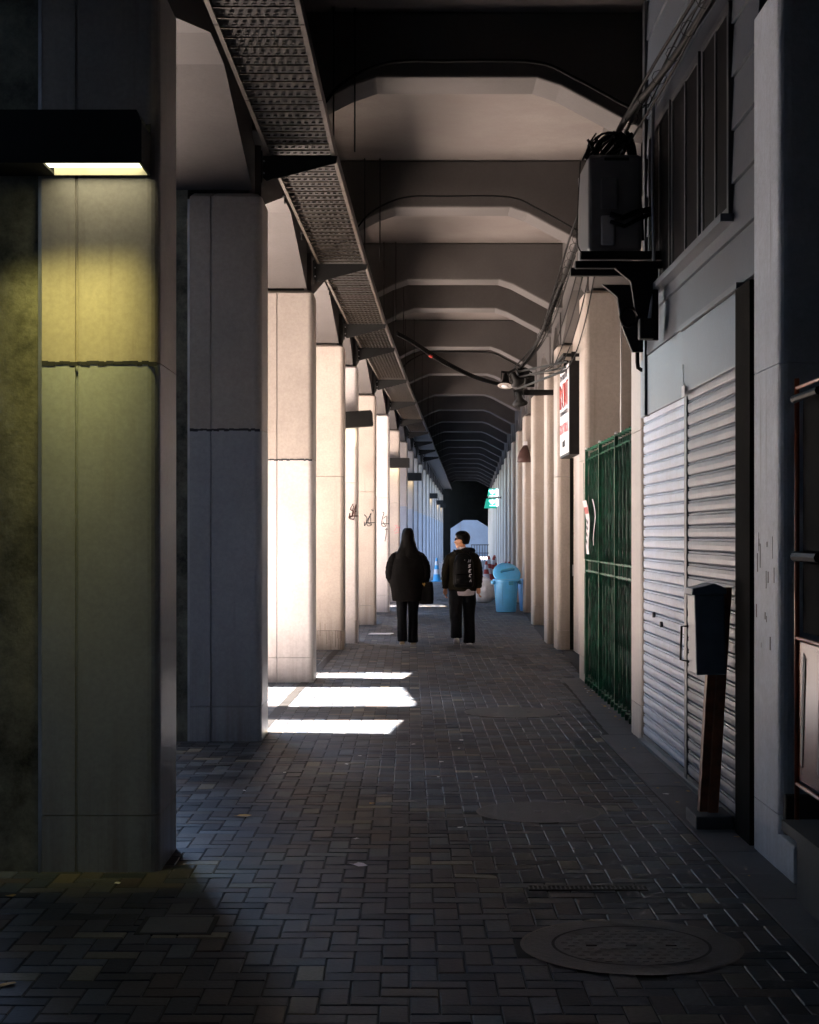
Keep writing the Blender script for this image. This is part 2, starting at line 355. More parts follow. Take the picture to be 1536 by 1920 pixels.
# ------------------------------------------------------------------ pillars
ROWS = [-11.9, -7.1, -2.25, 2.65, 7.53, 12.3, 17.2, 22.1, 24.9, 30.0, 35.0, 40.2, 45.1, 49.8, 54.6, 59.5, 64.3, 69.2, 74, 79, 84, 89, 94, 99, 104]
CT = 4.12
def footprint(sg, w, dep, r=0.055, groove=True, n=5):
    """local outline, corridor face at x=0, body towards sg*x; front at y=0"""
    p = []
    for i in range(n + 1):                                       # front corridor corner
        a = math.pi / 2 * i / n; p.append((sg * (r - r * math.cos(a)), r - r * math.sin(a)))
    if groove:
        for gx in (0.38,):
            p += [(sg*(gx-.008), 0), (sg*(gx-.004), .012), (sg*(gx+.004), .012), (sg*(gx+.008), 0)]
    p += [(sg*w, 0), (sg*w, dep)]
    for i in range(n + 1):
        a = math.pi / 2 * i / n; p.append((sg * (r - r * math.sin(a)), dep - r + r * math.cos(a)))
    if sg > 0: p = p
    return p
def make_pillar(side, mats, name='concrete_pillar'):
    sg = -1 if side == 'L' else 1
    root = empty(name, (0, 0, 0), 'x', 'pillar')
    fp = footprint(sg, 0.54, 0.60)
    MB().prism_z(footprint(sg, 0.54, 0.60), -0.14, 0.258).build('plinth', mats[1], root)
    MB().prism_z(fp, 0.262, 2.338).build('lower_panel', mats[1], root)
    MB().prism_z(fp, 2.343, CT, 0.03).build('upper_panel', mats[0], root)
    ax, bx = sorted((sg * 0.10, sg * 0.54)); cx, dx = sorted((sg * .546, sg * 1.15))
    MB().box(ax, bx, 0.08, 0.52, CT - 0.05, CT + .55).build('neck', M['beam'], root)
    a, b = sorted((sg * .54, sg * .556))
    MB().box(a, b, -0.004, 0.03, -0.14, CT - .05).build('edge_trim', M['steel'] if side == 'L' else mats[0], root)
    MB().box(*sorted((sg*.558, sg*1.15)), 0.02, 0.58, -0.14, CT + .5).build('bare_core', M['raw'], root)
    return root
protoL = make_pillar('L', (M['paint'], M['paint_low']))
protoR = make_pillar('R', (M['paint_tan'], M['paint_tan']))
LABL = {
 2.65: 'left row pillar standing level with the camera, out to the left', 
 7.53: 'huge nearest left pillar lit yellow green by the box lamp on it',
 12.3: 'grey blue shaded left pillar just beyond the yellow lit one',
 17.2: 'brilliant white sunlit left pillar beside the largest floor sun patches',
 22.1: 'beige left pillar with rusty drips near its foot, next after the white one',
 24.9: 'narrow cream left pillar with graffiti half hidden at its left edge, under a box lamp',
 30.0: 'brownish left pillar with a black tag and a sunlit wedge at its foot',
 35.0: 'white left pillar with a tag and a small arrow, left of the long haired walker',
 40.2: 'peach left pillar with faint tag behind the long haired walker\'s left shoulder',
 45.1: 'blue grey left pillar rising straight above the long haired walker\'s head'}
LABR = {
 7.53: 'rough blue grey plastered pillar at the near end of the roller shutters',
 12.3: 'slim white pillar between roller shutter and green folding gate',
 17.2: 'tan right pillar with brilliant white corner at the far end of the green gate',
 22.1: 'right pillar beside the dark doorway under the hanging white sign',
 24.9: 'right pillar carrying the arm of the black spotlights',
 30.0: 'right pillar whose edge cuts off the rear blue bin',
 35.0: 'right pillar beginning just above the lidded blue bin'}
pilL = {}; pilR = {}
for y in ROWS:
    z = 0 if y < STEP else 0
    for side, proto, X, lab, D in (('L', protoL, XL(y), LABL, pilL), ('R', protoR, XR(y), LABR, pilR)):
        c = copy_tree(proto); c.location = (X, y, z); D[y] = c
        if y in lab: c['label'] = lab[y]
        elif y < 6: c['label'] = 'pillar of the %s row behind the photographer' % ('left' if side == 'L' else 'right')
        else: c['label'] = 'distant blue lit pillar deep in the %s row' % ('left' if side == 'L' else 'right')
        c['group'] = 'pillars of the %s row' % ('left' if side == 'L' else 'right')
for p in (protoL, protoR):
    for c in kids(p): bpy.data.objects.remove(c)
    bpy.data.objects.remove(p)
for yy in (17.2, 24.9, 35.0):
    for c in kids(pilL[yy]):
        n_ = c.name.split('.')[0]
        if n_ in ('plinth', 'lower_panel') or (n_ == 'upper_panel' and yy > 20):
            c.data = c.data.copy(); c.data.materials[0] = M['brightened_paint']  # lighter colour stands in for brighter light on these pillars
for yy in (22.1, 30.0, 40.2):
    for c in kids(pilL[yy]):
        if c.name.split('.')[0] in ('plinth', 'lower_panel'):
            c.data = c.data.copy(); c.data.materials[0] = M['paint']
# the near right pillar is bare plaster
for c in kids(pilR[7.53]):
    if c.name.split('.')[0] in ('plinth', 'lower_panel', 'upper_panel'):
        c.data = c.data.copy(); c.data.materials[0] = M['plaster']
    if c.name.startswith('lower_panel'): c['label'] = 'rough plaster with black scrapes and peeled patches'

# ------------------------------------------------------------------ deck, beams
ZS = 5.0; ZD = 5.5
mb = MB()
ys = [-14, 2, 12.3, 17.2, 22.1, 24.9, 30, 35, 45, 64.3, 108]
for a, b in zip(ys, ys[1:]):
    mb.add([(XL(a)-.84,a,ZD),(XR(a)+4.6,a,ZD),(XR(b)+4.6,b,ZD),(XL(b)-.84,b,ZD),(XL(a)-.84,a,ZD+.5),(XR(a)+4.6,a,ZD+.5),(XR(b)+4.6,b,ZD+.5),(XL(b)-.84,b,ZD+.5)],
           [(3,2,1,0),(4,5,6,7),(0,1,5,4),(1,2,6,5),(2,3,7,6),(3,0,4,7)])
deck = empty('viaduct_deck', (0, 12, ZD), 'flat concrete deck overhead carried by the ribs of the passage', 'bridge deck')
o = mb.build('deck_slab', M['slab'], deck); o.location = (0, -12, -ZD)
SLOTS = [(12.9, 14.0), (15.1, 16.95), (17.5, 18.7)]  # gaps between the added slabs, placed for the floor sun patches
edges = [12.1]
for a, b in SLOTS: edges += [a, b]
edges += [38, 43.5]
cuts = [(-14, 4.3), (6.3, 8.3)] + list(zip(edges[0::2], edges[1::2]))
for (a, b) in [(x0_, x1_) for x0_, x1_ in cuts]:  # slabs added out of view to shade the passage
    if b - a < .05: continue
    xa = XL(a) - .843; xb = XL(b) - .843
    mb = MB().add([(xa-2.2,a,5.55),(xa,a,5.55),(xb,b,5.55),(xb-2.2,b,5.55),(xa-2.2,a,5.7),(xa,a,5.7),(xb,b,5.7),(xb-2.2,b,5.7)], [(3,2,1,0),(4,5,6,7),(0,1,5,4),(1,2,6,5),(2,3,7,6),(3,0,4,7)])
    tag(mb.build('blocker', M['beam']), 'flat canopy added over the street at the deck edge, gapped to shape the sun patches', 'blocker', 'added sun blockers along the outer deck edge')
BL = {12.3: 'nearest arched rib, its black face filling the top of the picture', 17.2: 'second arched rib with a pale pink lower edge and a cable along it',
      22.1: 'third arched rib from the viewer with a pale lower edge', 24.9: 'fourth arched rib with a sunlit streak on its right slope'}
for y in ROWS:
    xl, xr = XL(y), XR(y)
    def beampoly(dz, e=0.0):
        return [(xl-.80, 4.60+dz), (xl, 4.60+dz), (xl+.40, 4.80+dz), (xl+.66, 4.93+dz), (xl+.86, ZS+dz), (xr-.78, ZS+dz), (xr-.6, 4.94+dz), (xr, 4.62+dz), (xr+4.5, 4.62+dz), (xr+4.5, ZD-.003), (xl-.80, ZD-.003)]
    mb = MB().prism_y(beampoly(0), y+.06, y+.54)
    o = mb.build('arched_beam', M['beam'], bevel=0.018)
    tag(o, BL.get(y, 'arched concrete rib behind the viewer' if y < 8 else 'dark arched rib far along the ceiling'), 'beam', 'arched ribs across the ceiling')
    # dark capping seams where the rib sits on the pillar
for side in 'LR':
    sg = -1 if side == 'L' else 1; XF = XL if side == 'L' else XR
    for a, b in zip(ROWS, ROWS[1:]):
        y0, y1 = a + .60, b; L = y1 - y0; h = min(2.0, L * .42)
        prof = [(y0, CT+.02), (y0+h, 4.58), (y1-h, 4.58), (y1, CT+.02), (y1, ZD-.006), (y0, ZD-.006)]
        xa, xb = XF(a), XF(b)
        vs = []; n = len(prof)
        for off in (.07, .82):
            for yy, zz in prof:
                t = (yy - a) / (b - a); vs.append((xa + (xb-xa)*t + sg*off, yy, zz))
        fs = [tuple(range(n)), tuple(range(2*n-1, n-1, -1))] + [(i, n+i, n+(i+1) % n, (i+1) % n) for i in range(n)]
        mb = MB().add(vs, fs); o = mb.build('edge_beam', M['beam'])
        nm = 'left' if side == 'L' else 'right'
        lab = {('L', 7.53): 'haunched edge beam above the gap between yellow lit pillar and grey pillar', ('L', 12.3): 'brightly lit haunched edge beam above the white sunlit pillar',
               ('L', 17.2): 'haunched edge beam between white pillar and beige rust dripped pillar'}.get((side, a), 'haunched edge beam over the %s pillars %s' % (nm, 'behind the viewer' if a < 5 else 'down the passage'))
        tag(o, lab, 'beam', 'edge beams over the %s pillars' % nm)
# inner end caps of wall and back
tag(MB().box(-4, 8, -14.2, -14, -.1, 5.6).build('back_wall', M['darkwall']), 'dark wall added behind the viewer to keep light out', 'wall')  # added to keep light from behind out of the passage

# ------------------------------------------------------------------ unseen buildings added across the street to shade the passage
SH = 0.12
def street_block(y0, y1, h, x0=-11.0, dep=9.0, label='', win=True):
    root = empty('shade_building', (x0, (y0+y1)/2, 0), label, 'building', 'added light blocking buildings across the street')
    ox, oy = x0, (y0+y1)/2
    p = [(0, y0-oy), (0, y1-oy), (-dep, y1-oy+dep*SH), (-dep, y0-oy+dep*SH)]
    MB().prism_z(p, -.2, h).build('wall', M['street'], root)
    MB().prism_z([(.12, y0-oy), (.12, y1-oy), (-dep, y1-oy+dep*SH), (-dep, y0-oy+dep*SH)], h+.003, h+.3).build('roof', M['darkwall'], root)
    if win and y1 - y0 > 3:
        for fl in range(int(h // 3)):
            for i in range(int((y1-y0) // 2.4)):
                yy = y0 - oy + .7 + i*2.4
                MB().box(.002, .06, yy, yy+1.3, 1 + fl*3, 2.4 + fl*3).build('window', M['glass'], root)
    return root
street_block(-45, 8.0, 32, x0=-4.6, dep=12, label='tall grey building added out of view on the left to darken the nearest bays')
street_block(8.1, 12.95, 32, x0=-6.5, dep=10, label='tall grey building added out of view on the left, blocking sun but leaving a slit of sky')
street_block(12.8, 19, 16, x0=-14, dep=5, label='lower building added out of view opposite the white sunlit pillar')
street_block(19.4, 30, 15.5, x0=-14, dep=5, label='lower building added out of view opposite the walkers')
street_block(30.4, 43, 16, x0=-14, dep=5, label='lower building added out of view opposite the blue bins')
street_block(43.1, 104, 3.2, label='long low shed added out of view, kept low to let in sky', win=False)
street_block(46, 122, 176, x0=-68, dep=14, label='very tall tower block added far back to block sun from the distant pillars', win=False)

# ------------------------------------------------------------------ right side shops
# bay of the roller shutters  (y 8.13 .. 12.3)
shop = empty('shop_front', (1.73, 10.2, 0), 'grey two storey shop front with roller shutters below and three dark windows above', 'shop')
LX, LY = 1.73, 10.2
def sp(mb, name, mat, **k):
    o = mb.build(name, mat, shop, **k); o.location = (-LX, -LY, 0); return o
sp(MB().box(1.80, 4.5, 8.15, 12.28, 0, 5.45), 'wall', M['darkwall'])
mb = MB()
for i in range(10):
    z0 = 2.86 + i*.287
    mb.add([(1.745,8.14,z0),(1.745,11.95,z0),(1.728,8.14,z0),(1.728,11.95,z0),(1.742,8.14,z0+.28),(1.742,11.95,z0+.28),(1.80,8.14,z0),(1.80,11.95,z0),(1.80,8.14,z0+.287),(1.80,11.95,z0+.287)],
           [(2,3,5,4),(6,7,3,2),(4,5,9,8),(2,4,8,6),(3,7,9,5),(6,8,9,7)])
sp(mb, 'siding', M['siding'])
sp(MB().box(1.715, 1.80, 11.955, 12.06, 2.42, 5.45), 'corner_board', M['frame'])
def window(y0, y1, z0, z1):
    f = MB(); x0, x1 = 1.712, 1.755; t = .045
    f.box(x0, x1, y0, y1, z0, z0+t).box(x0, x1, y0, y1, z1-t, z1).box(x0, x1, y0, y0+t, z0+t, z1-t).box(x0, x1, y1-t, y1, z0+t, z1-t)
    ym = (y0+y1)/2; f.box(x0+.004, x1, ym-.02, ym+.02, z0+t, z1-t)
    o = sp(f, 'window', M['frame'])
    p = MB().box(1.7245, 1.75, y0+t, ym-.02, z0+t, z1-t).box(1.719, 1.75, ym+.02, y1-t, z0+t, z1-t).build('pane', M['glass'], o)
    s = MB().box(1.66, 1.755, y0-.05, y1+.05, z0-.045, z0-.002).build('sill', M['siding'], o)
window(8.80, 9.62, 3.27, 4.42); window(9.72, 10.72, 3.27, 4.42); window(10.80, 11.75, 3.27, 4.42)
# lintels
sp(MB().box(1.735, 1.80, 10.25, 12.3, 2.425, 2.855), 'lintel', M['lintel'], bevel=.004)
o = sp(MB().box(1.705, 1.80, 8.5, 10.24, 2.43, 2.82), 'lintel', M['lintel'], bevel=.004); o['label'] = 'proud lintel panel over the nearer shutter'
sp(MB().box(1.685, 1.80, 8.45, 10.27, 2.823, 2.853), 'lintel_cap', M['frame'])
sp(MB().box(1.69, 1.78, 8.14, 8.50, 0, 2.82), 'dark_jamb', M['mattblack'])
# roller shutters
def shutter(y0, y1, x, z1, label):
    prof = []; pitch = .0775; n = int(z1 / pitch)
    for i in range(n):
        z = .06 + i*pitch
        for dz, dx in ((0, .012), (.003, -.003), (.010, -.007), (.034, -.010), (.056, -.008), (.0585, .001), (.0625, .002), (.065, -.006), (.072, -.005), (.0745, .010)): prof.append((x + dx, z + dz))
    vs = []; fs = []
    nseg = 12
    for j in range(nseg + 1):
        yy = y0 + (y1-y0)*j/nseg
        for px, pz in prof: vs.append((px + 0.0025*noise.noise(Vector((yy*1.3, pz*2.1, 5))), yy, pz))
    m = len(prof)
    for j in range(nseg):
        for i in range(m-1): fs.append((j*m+i, (j+1)*m+i, (j+1)*m+i+1, j*m+i+1))
    o = sp(MB().add(vs, fs), 'roller_shutter', M['shutter'] if y0 > 10 else M['shutterdim'], fix=False); o['label'] = label
    b = MB().box(x-.012, x+.02, y0, y1, .0, .06).build('bottom_rail', M['frame'], o)
    return o
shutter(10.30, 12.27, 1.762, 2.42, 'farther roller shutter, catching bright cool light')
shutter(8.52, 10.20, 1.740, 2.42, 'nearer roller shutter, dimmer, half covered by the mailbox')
sp(MB().box(1.725, 1.79, 10.205, 10.285, 0, 2.42), 'shutter_guide', M['frame'])
for (yy, zz) in ((11.7, .98), (11.35, .93), (9.35, .82), (9.0, .80)):
    sp(MB().tube([(1.735, yy, zz), (1.755, yy, zz)], .02, 10), 'shutter_lock', M['frame'])
o = sp(MB().bar((1.70, 10.15, 2.45), (1.69, 10.12, 2.60), .004).box(1.688, 1.692, 10.05, 10.17, 2.40, 2.47), 'paper_tag', M['white'])
sp(MB().box(1.71, 1.765, 8.5, 12.28, .0, .03), 'threshold', M['frame'])

# bay of the green gate: recess behind
rec = empty('recess', (2.6, 15, 0), 'unlit recess behind the green folding gate', 'alcove')
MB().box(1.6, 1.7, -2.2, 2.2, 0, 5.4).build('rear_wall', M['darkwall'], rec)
MB().box(.5, 1.6, -2.12, -2.05, 0, 5.4).build('side_wall', M['paint'], rec)
MB().box(.8, 1.6, 2.19, 2.24, 0, 5.4).build('end_wall', M['paint'], rec)
# dark doorway bay (17.8..22.1)
bay = empty('doorway_wall', (2.1, 20, 0), 'shop wall with a tall black doorway beneath the hanging white sign', 'wall')
MB().box(.10, .4, -2.2, -1.5, 0, 5.4).box(.10, .4, .5, 2.1, 0, 5.4).box(.10, .4, -1.497, .497, 2.3, 5.4).build('wall', M['paint'], bay)
MB().box(.32, .36, -1.49, .49, 0, 2.297).build('door', M['black'], bay)
dd = empty('doorway_dark', (XR(22.1)+.16, 22.0, 0), 'narrow black panel added for the dark doorway right of the white hanging sign', 'door')
MB().box(0, .55, -.03, .02, .01, 2.58).build('leaf', M['mattblack'], dd); MB().box(.03, .05, -.06, -.03, 1.0, 1.15).build('handle', M['steel'], dd)  # flat black sheet stands in for the darkness of the doorway
tag(MB().tube([(2.215, 17.16, 2.4), (2.215, 17.16, 4.08)], .009, 8).build('white_conduit', M['white'], smooth=True), 'thin white conduit running up the tan pillar above the green gate', 'conduit')
# plain walls further on and behind the viewer
SW = ['second shop wall past the dark doorway, recessed between pillars', 'recessed shop wall beside the blue bins']
for i, (a, b) in enumerate(zip(ROWS, ROWS[1:])):
    if 6 < a < 21: continue
    x = max(XR(a), XR(b)) + (.30 if a > 6 else .5)
    root = empty('shop_wall', (x, (a+b)/2, 0), 'recessed shop wall between right hand pillars %s' % ('behind the viewer' if a < 6 else 'just past the spotlights' if a < 26 else 'beside the two blue bins' if a < 34 else 'deep in the passage'), 'wall', 'recessed walls between the right pillars')
    L = b - a - .6
    MB().box(0, .2, -L/2 + .3 - .02 , L/2 + .32, -.12, 5.45).build('wall', M['paint'] if a > 6 else M['darkwall'], root)
    if a > 24: MB().box(-.03, -.002, -.5, .6, -.1, 2.0).build('door', M['frame'], root)
# outer wall added to block sky from the right
tag(MB().box(6.8, 7.0, -14, 60, -.2, 6).box(9.5, 9.7, 60, 130, -.2, 6).build('rear_boundary', M['darkwall']), 'long unlit wall added behind the shop units to keep sky out', 'wall')

# drain pipe by the slim pillar
pp = curve_pts([(1.75, 12.2, 3.1), (1.75, 12.2, 2.8), (1.75, 12.2, 2.74)], 3) + curve_pts([(1.755, 12.2, 2.72), (1.77, 12.2, 2.70), (1.83, 12.2, 2.70)], 3)
tag(MB().tube([(1.69, 12.15, 3.15), (1.69, 12.15, 2.83), (1.695, 12.15, 2.79), (1.72, 12.16, 2.775), (1.80, 12.17, 2.775)], .016, 10).build('drain_pipe', M['black'], smooth=True), 'thin black pipe hooking into the wall above the slim white pillar', 'pipe')

# ------------------------------------------------------------------ green folding gate
g = empty('folding_gate', (1.87, 15.1, 0), 'tall green folding lattice gate with fluttering notices', 'gate')
n = 31; y0, y1 = -1.95, 1.95
pts = []
for i in range(n):
    t = i / (n-1); yy = y0 + (y1-y0)*t
    pts.append((-.02 + (.038 if i % 2 else -.038) + .03*t, yy))
for i, (x, y) in enumerate(pts):
    big = i % 5 == 0; hw = .016 if big else .005
    mb = MB().box(x-hw, x+hw, y-hw, y+hw, .05, 2.42 if big else 2.36); mb.box(x-.02, x+.02, y-.013, y+.013, 0.0, .05)
    lx = rnd.uniform(-.012, .012)
    mb.bar((x-.02, y+.03, .1), (x-.02+lx, y+.03+rnd.uniform(-.05, .05), 1.15), .005).bar((x-.02, y+.02, 1.3), (x-.02-lx, y+.02+rnd.uniform(-.06, .06), 2.3), .005)
    o = mb.build('upright', M['gate'] if big else M['gateold'], g)
    if big: MB().loft([(x,y,2.43,.012,.012),(x,y,2.445,.018,.018),(x,y,2.46,.010,.010)], 10).build('cap', M['white'], o)
mb = MB()
for i in range(n-1):
    (xa, ya), (xb, yb) = pts[i], pts[i+1]
    for z0, z1 in ((.12, 1.16), (1.30, 2.33)):
        mb.bar((xa-.008, ya, z0), (xb-.008, yb, z1), .009, .004); mb.bar((xa+.008, ya, z1), (xb+.008, yb, z0), .009, .004)
    xm, ym = (xa+xb)/2, (ya+yb)/2; mb.box(xm-.007, xm+.007, ym-.007, ym+.007, .07, 2.40)
mb.build('lattice', M['gateold'], g)
for z in (.06, 1.18, 1.29, 2.33, 2.43):
    mb = MB()
    for i in range(n-1): mb.bar((pts[i][0]-.014, pts[i][1], z), (pts[i+1][0]-.014, pts[i+1][1], z), .008, .014)
    mb.build('rail', M['gate'], g)
MB().add([(p[0]+.05, p[1], .05) for p in pts] + [(p[0]+.05, p[1], 2.34) for p in pts], [(i, i+1, n+i+1, n+i) for i in range(n-1)]).build('netting', M['gatedark'], g, fix=False)
def notice(yc, zt, zb, wd, lean, name, label, redtop):
    x = 1.79
    mb = MB(); N_ = 8; vs = []
    for i in range(N_+1):
        t = i/N_; z = zt + (zb-zt)*t; dy = lean*t; w_ = wd*(1-.35*t); xo = x + .018*math.sin(t*5)
        vs += [(xo, yc+dy+w_/2, z), (xo-.006, yc+dy-w_/2, z)]
    mb.add(vs, [(2*i, 2*i+1, 2*i+3, 2*i+2) for i in range(N_)])
    o = mb.build(name, M['white'], fix=False); md = o.modifiers.new('thick', 'SOLIDIFY'); md.thickness = .0015
    tag(o, label, 'notice')
    if redtop: MB().add([(v[0]-.004, v[1], v[2]) for v in (vs[2], vs[3], vs[5], vs[4])], [(0,1,2,3)]).build('red_heading', M['red'], o, fix=False)
    if redtop:
        mb = MB()
        for i in range(3, 7):
            a, b = Vector(vs[2*i]), Vector(vs[2*i+1]); mb.bar(a.lerp(b, .2) + Vector((-.004, 0, 0)), a.lerp(b, .6) + Vector((-.004, 0, -.03)), .004, .03)
        mb.build('print', M['ink'], o)
    return o
notice(16.75, 1.90, 1.36, .42, -.5, 'torn_notice', 'white notice with a red heading hanging crooked on the green gate', True)
notice(16.0, 1.90, 1.45, .13, -.25, 'paper_strip', 'narrow white paper strip dangling right of the red headed notice', False)

# ------------------------------------------------------------------ cable tray with brackets
tray = empty('cable_tray', (-.8, 12, 4.42), 'long perforated cable tray slung under the ceiling along the left pillars', 'cable tray')
def TX(y): return XL(y) + .05, XL(y) + .55
def tl(mb, name, mat, par=tray, **k):
    o = mb.build(name, mat, par, **k)
    o.location = (.8, -12, -4.42) if par == tray else (0, 0, 0); return o
ty = [2.65, 7.53, 12.3, 17.2, 22.1, 24.9, 30, 35, 45.1, 64.3, 104]
mb = MB(); mb2 = MB(); mbp = MB()
for a, b in zip(ty, ty[1:]):
    n_ = max(1, int((b-a)/1.2))
    for k in range(n_):
        s0 = a + (b-a)*k/n_ + .008; s1 = a + (b-a)*(k+1)/n_ - .008
        for side in (0, 1):
            xa, xb = TX(s0)[side], TX(s1)[side]
            mb.bar((xa, s0, 4.435), (xb, s1, 4.435), .008, .09); mb.bar((xa + (.012 if side == 0 else -.012), s0, 4.392), (xb + (.012 if side == 0 else -.012), s1, 4.392), .022, .006)
tl(mb, 'side_rail', M['rust'])
y = 5.0
while y < 45:
    a, b = TX(y); mb2.bar((a, y, 4.400), (b, y, 4.400), .010, .010)
    # raised louvre flaps between rungs
    if y < 30:
        nf = 9
        for k in range(nf):
            x0 = a + .03 + (b-a-.05)*k/nf; mbp.add([(x0, y+.035, 4.425), (x0+.028, y+.035, 4.425), (x0+.030, y+.075, 4.446), (x0+.004, y+.075, 4.446)], [(0,1,2,3)])
    y += .183
tl(mb2, 'rungs', M['rust']); tl(mbp, 'louvres', M['louvre'], fix=False)
mb = MB()
for a, b in zip(ty, ty[1:]):
    (xa, xb), (xc, xd) = TX(a), TX(b)
    mb.add([(xa, a, 4.45), (xb, a, 4.45), (xd, b, 4.45), (xc, b, 4.45), (xa, a, 4.455), (xb, a, 4.455), (xd, b, 4.455), (xc, b, 4.455)], [(3,2,1,0),(4,5,6,7),(0,1,5,4),(1,2,6,5),(2,3,7,6),(3,0,4,7)])
tl(mb, 'floor_plate', M['traym'])
for y in ROWS[3:16]:
    xl = XL(y)
    br = empty('tray_bracket', (xl, y - .02, 4.3), 'x', 'bracket', 'brackets holding up the cable tray')
    br['label'] = {12.3: 'large black tapered tray bracket with bright bolt holes on the grey pillar', 17.2: 'black tapered tray bracket on the white sunlit pillar', 22.1: 'tray bracket on the beige rust dripped pillar'}.get(y, 'dark tray bracket far down the left row' if y > 20 else 'tray bracket near or above the viewer')
    MB().prism_y([(0, -.06), (.04, -.10), (.56, .035), (.57, .09), (0, .09)], -.008, .008).build('plate', M['black'], br)
    MB().prism_y([(0, -.12), (.012, -.12), (.012, .12), (0, .12)], -.05, .05).build('flange', M['black'], br)
    for zz in (-.04, .05): MB().tube([(.02, -.014, zz), (.02, -.008, zz)], .008, 8).build('bolt', M['steel'], br)
    MB().tube([(.54, 0, .06), (.54, 0, 1.2)], .006, 6).build('hanger_rod', M['black'], br)
    MB().tube([(.70, 0.0, .12), (.70, 0, 1.2)], .006, 6).build('hanger_rod', M['black'], br)
for (px, py, d) in ((668, 0, 9),):
    pass
# small clamps on tray edge
for y in (13.9, 15.6, 19.2):
    a, b = TX(y); tag(MB().tube([(a-.03, y, 4.36), (a-.03, y, 4.46)], .008, 6).tube([(a-.05, y, 4.43), (a+.05, y, 4.43)], .016, 6).build('tray_clamp', M['black']),
        'small clamp screwed to the left edge of the cable tray', 'clamp', 'clamps on the tray edge')

# ------------------------------------------------------------------ box lamps on pillars
def box_lamp(y, xr, length, z0=3.195, h=.235, dep=.27, label='', strong=False):
    root = empty('box_lamp', (xr, y - dep/2 - .01, z0), label, 'lamp', 'black box lamps on the left pillars')
    t = .012; hd = dep/2
    mb = MB()
    mb.prism_y([(-length, 0), (0, 0), (0, h-.05), (-.022, h), (-length, h)], -hd, -hd+t)     # front
    mb.box(-length, 0, hd-t, hd, 0, h)                                                      # back
    mb.prism_y([(0, 0), (-t, 0), (-t, h-.05), (0, h-.05)], -hd+t, hd-t)
    mb.box(-length, -length+t, -hd+t, hd-t, 0, h)
    mb.box(-length+t, -.022, -hd+t, hd-t, h-t, h)
    mb.box(-length+t, -.44 if strong else -length+.05, -hd+t, hd-t, .002, .014)
    mb.build('housing', M['black'], root)
    MB().box(-length+.45 if strong else -length+.03, -.03, -hd+.02, hd-.02, .035, .05).build('diffuser', M['glow'] if strong else M['glow2'], root)
    if strong:
        MB().box(-.44, -.014, hd-t-.004, hd-t-.001, .001, .04).build('reflector_strip', M['cutlip'], root)
        al = bpy.data.lights.new('lamp_light', 'AREA'); al.shape = 'RECTANGLE'; al.size = .6; al.size_y = .08; al.energy = 0.08; al.color = (1.0, .88, .26); al.spread = R(40)
        ao = bpy.data.objects.new('lamp_light', al); COL.objects.link(ao); ao.parent = root; ao.location = (-.36, -.07, -.004); ao.rotation_euler = (R(14), 0, 0)
    return root
box_lamp(7.52, -1.185, .95, label='big black box lamp with glowing underside on the nearest left pillar', strong=True)
for y, lab in ((24.9, 'tilted black box lamp on the cream pillar, first beyond the nearest'), (40.2, 'black box lamp midway down the left row'), (49.8, 'small black box lamp one place beyond the midway lamp'),
               (74, 'tiny distant box lamp with warm underside'), (89, 'tiny distant box lamp with warm underside'), (99, 'tiny distant box lamp with warm underside')):
    l_ = box_lamp(y, XL(y) + .24, .62, label=lab)
    if y < 30: l_.rotation_euler = (0, R(-4), R(3))

# ------------------------------------------------------------------ air conditioner on its shelf
ac = empty('air_conditioner', (1.43, 11.55, 3.50), 'dark outdoor air conditioner unit perched on a wall shelf under tangled cables', 'air conditioner')
MB().box(-.20, .17, -.28, .42, 0, .67).build('casing', M['ac'], ac, bevel=.025)
MB().box(-.115, -.02, -.305, -.283, .04, .245).build('valve_cover', M['steel'], ac, bevel=.015)
MB().box(-.115, .0, -.30, -.283, .29, .50).build('wiring_cover', M['ac'], ac, bevel=.01)
MB().box(-.09, .08, -.287, -.282, .625, .645).build('grip', M['black'], ac)
MB().tube([(-.05, -.31, .25), (.03, -.34, .22), (.12, -.33, .26), (.25, -.25, .30)], .02, 8).build('refrigerant_pipe', M['rubber'], ac, smooth=True)
MB().tube([(-.05, -.31, .20), (.04, -.35, .16), (.13, -.33, .21), (.25, -.25, .27)], .014, 8).build('refrigerant_pipe', M['rubber'], ac, smooth=True)
sh = empty('unit_shelf', (1.43, 11.55, 3.40), 'black steel wall bracket carrying the air conditioner', 'bracket')
MB().box(-.26, .30, -.34, -.28, .035, .095).box(-.26, .30, .36, .42, .035, .095).build('arm', M['black'], sh, bevel=.008)
MB().box(-.30, .30, -.38, -.32, -.03, .02).build('arm', M['black'], sh, bevel=.008)
for yy in (-.35, .38):
    MB().prism_y([(-.03, -.03), (.27, -.03), (.27, -.52), (.19, -.52), (.11, -.32), (.08, -.12)], yy-.02, yy+.02).build('gusset', M['black'], sh, bevel=.004)
th = [(1.50 + .058*math.cos(a/12*6.283), 11.2 - .01*math.sin(a/6), 3.04 + .065*math.sin(a/12*6.283)) for a in range(13)]
tag(MB().tube(th, .011, 8).build('coiled_cable', M['rubber'], smooth=True), 'loop of thick black cable hanging below the air conditioner shelf', 'cable')
jb = MB().box(1.56, 1.66, 11.1, 11.2, 2.88, 3.02); tag(jb.build('junction_box', M['black'], bevel=.01), 'small black junction box under the air conditioner shelf', 'box')
tag(MB().tube(curve_pts([(1.67, 11.2, 4.6), (1.66, 11.2, 4.0), (1.67, 11.2, 3.4), (1.64, 11.18, 3.05), (1.62, 11.15, 2.95)], 6), .012, 8).build('wall_conduit', M['steel'], smooth=True), 'pale conduit running down the wall right of the air conditioner', 'conduit')
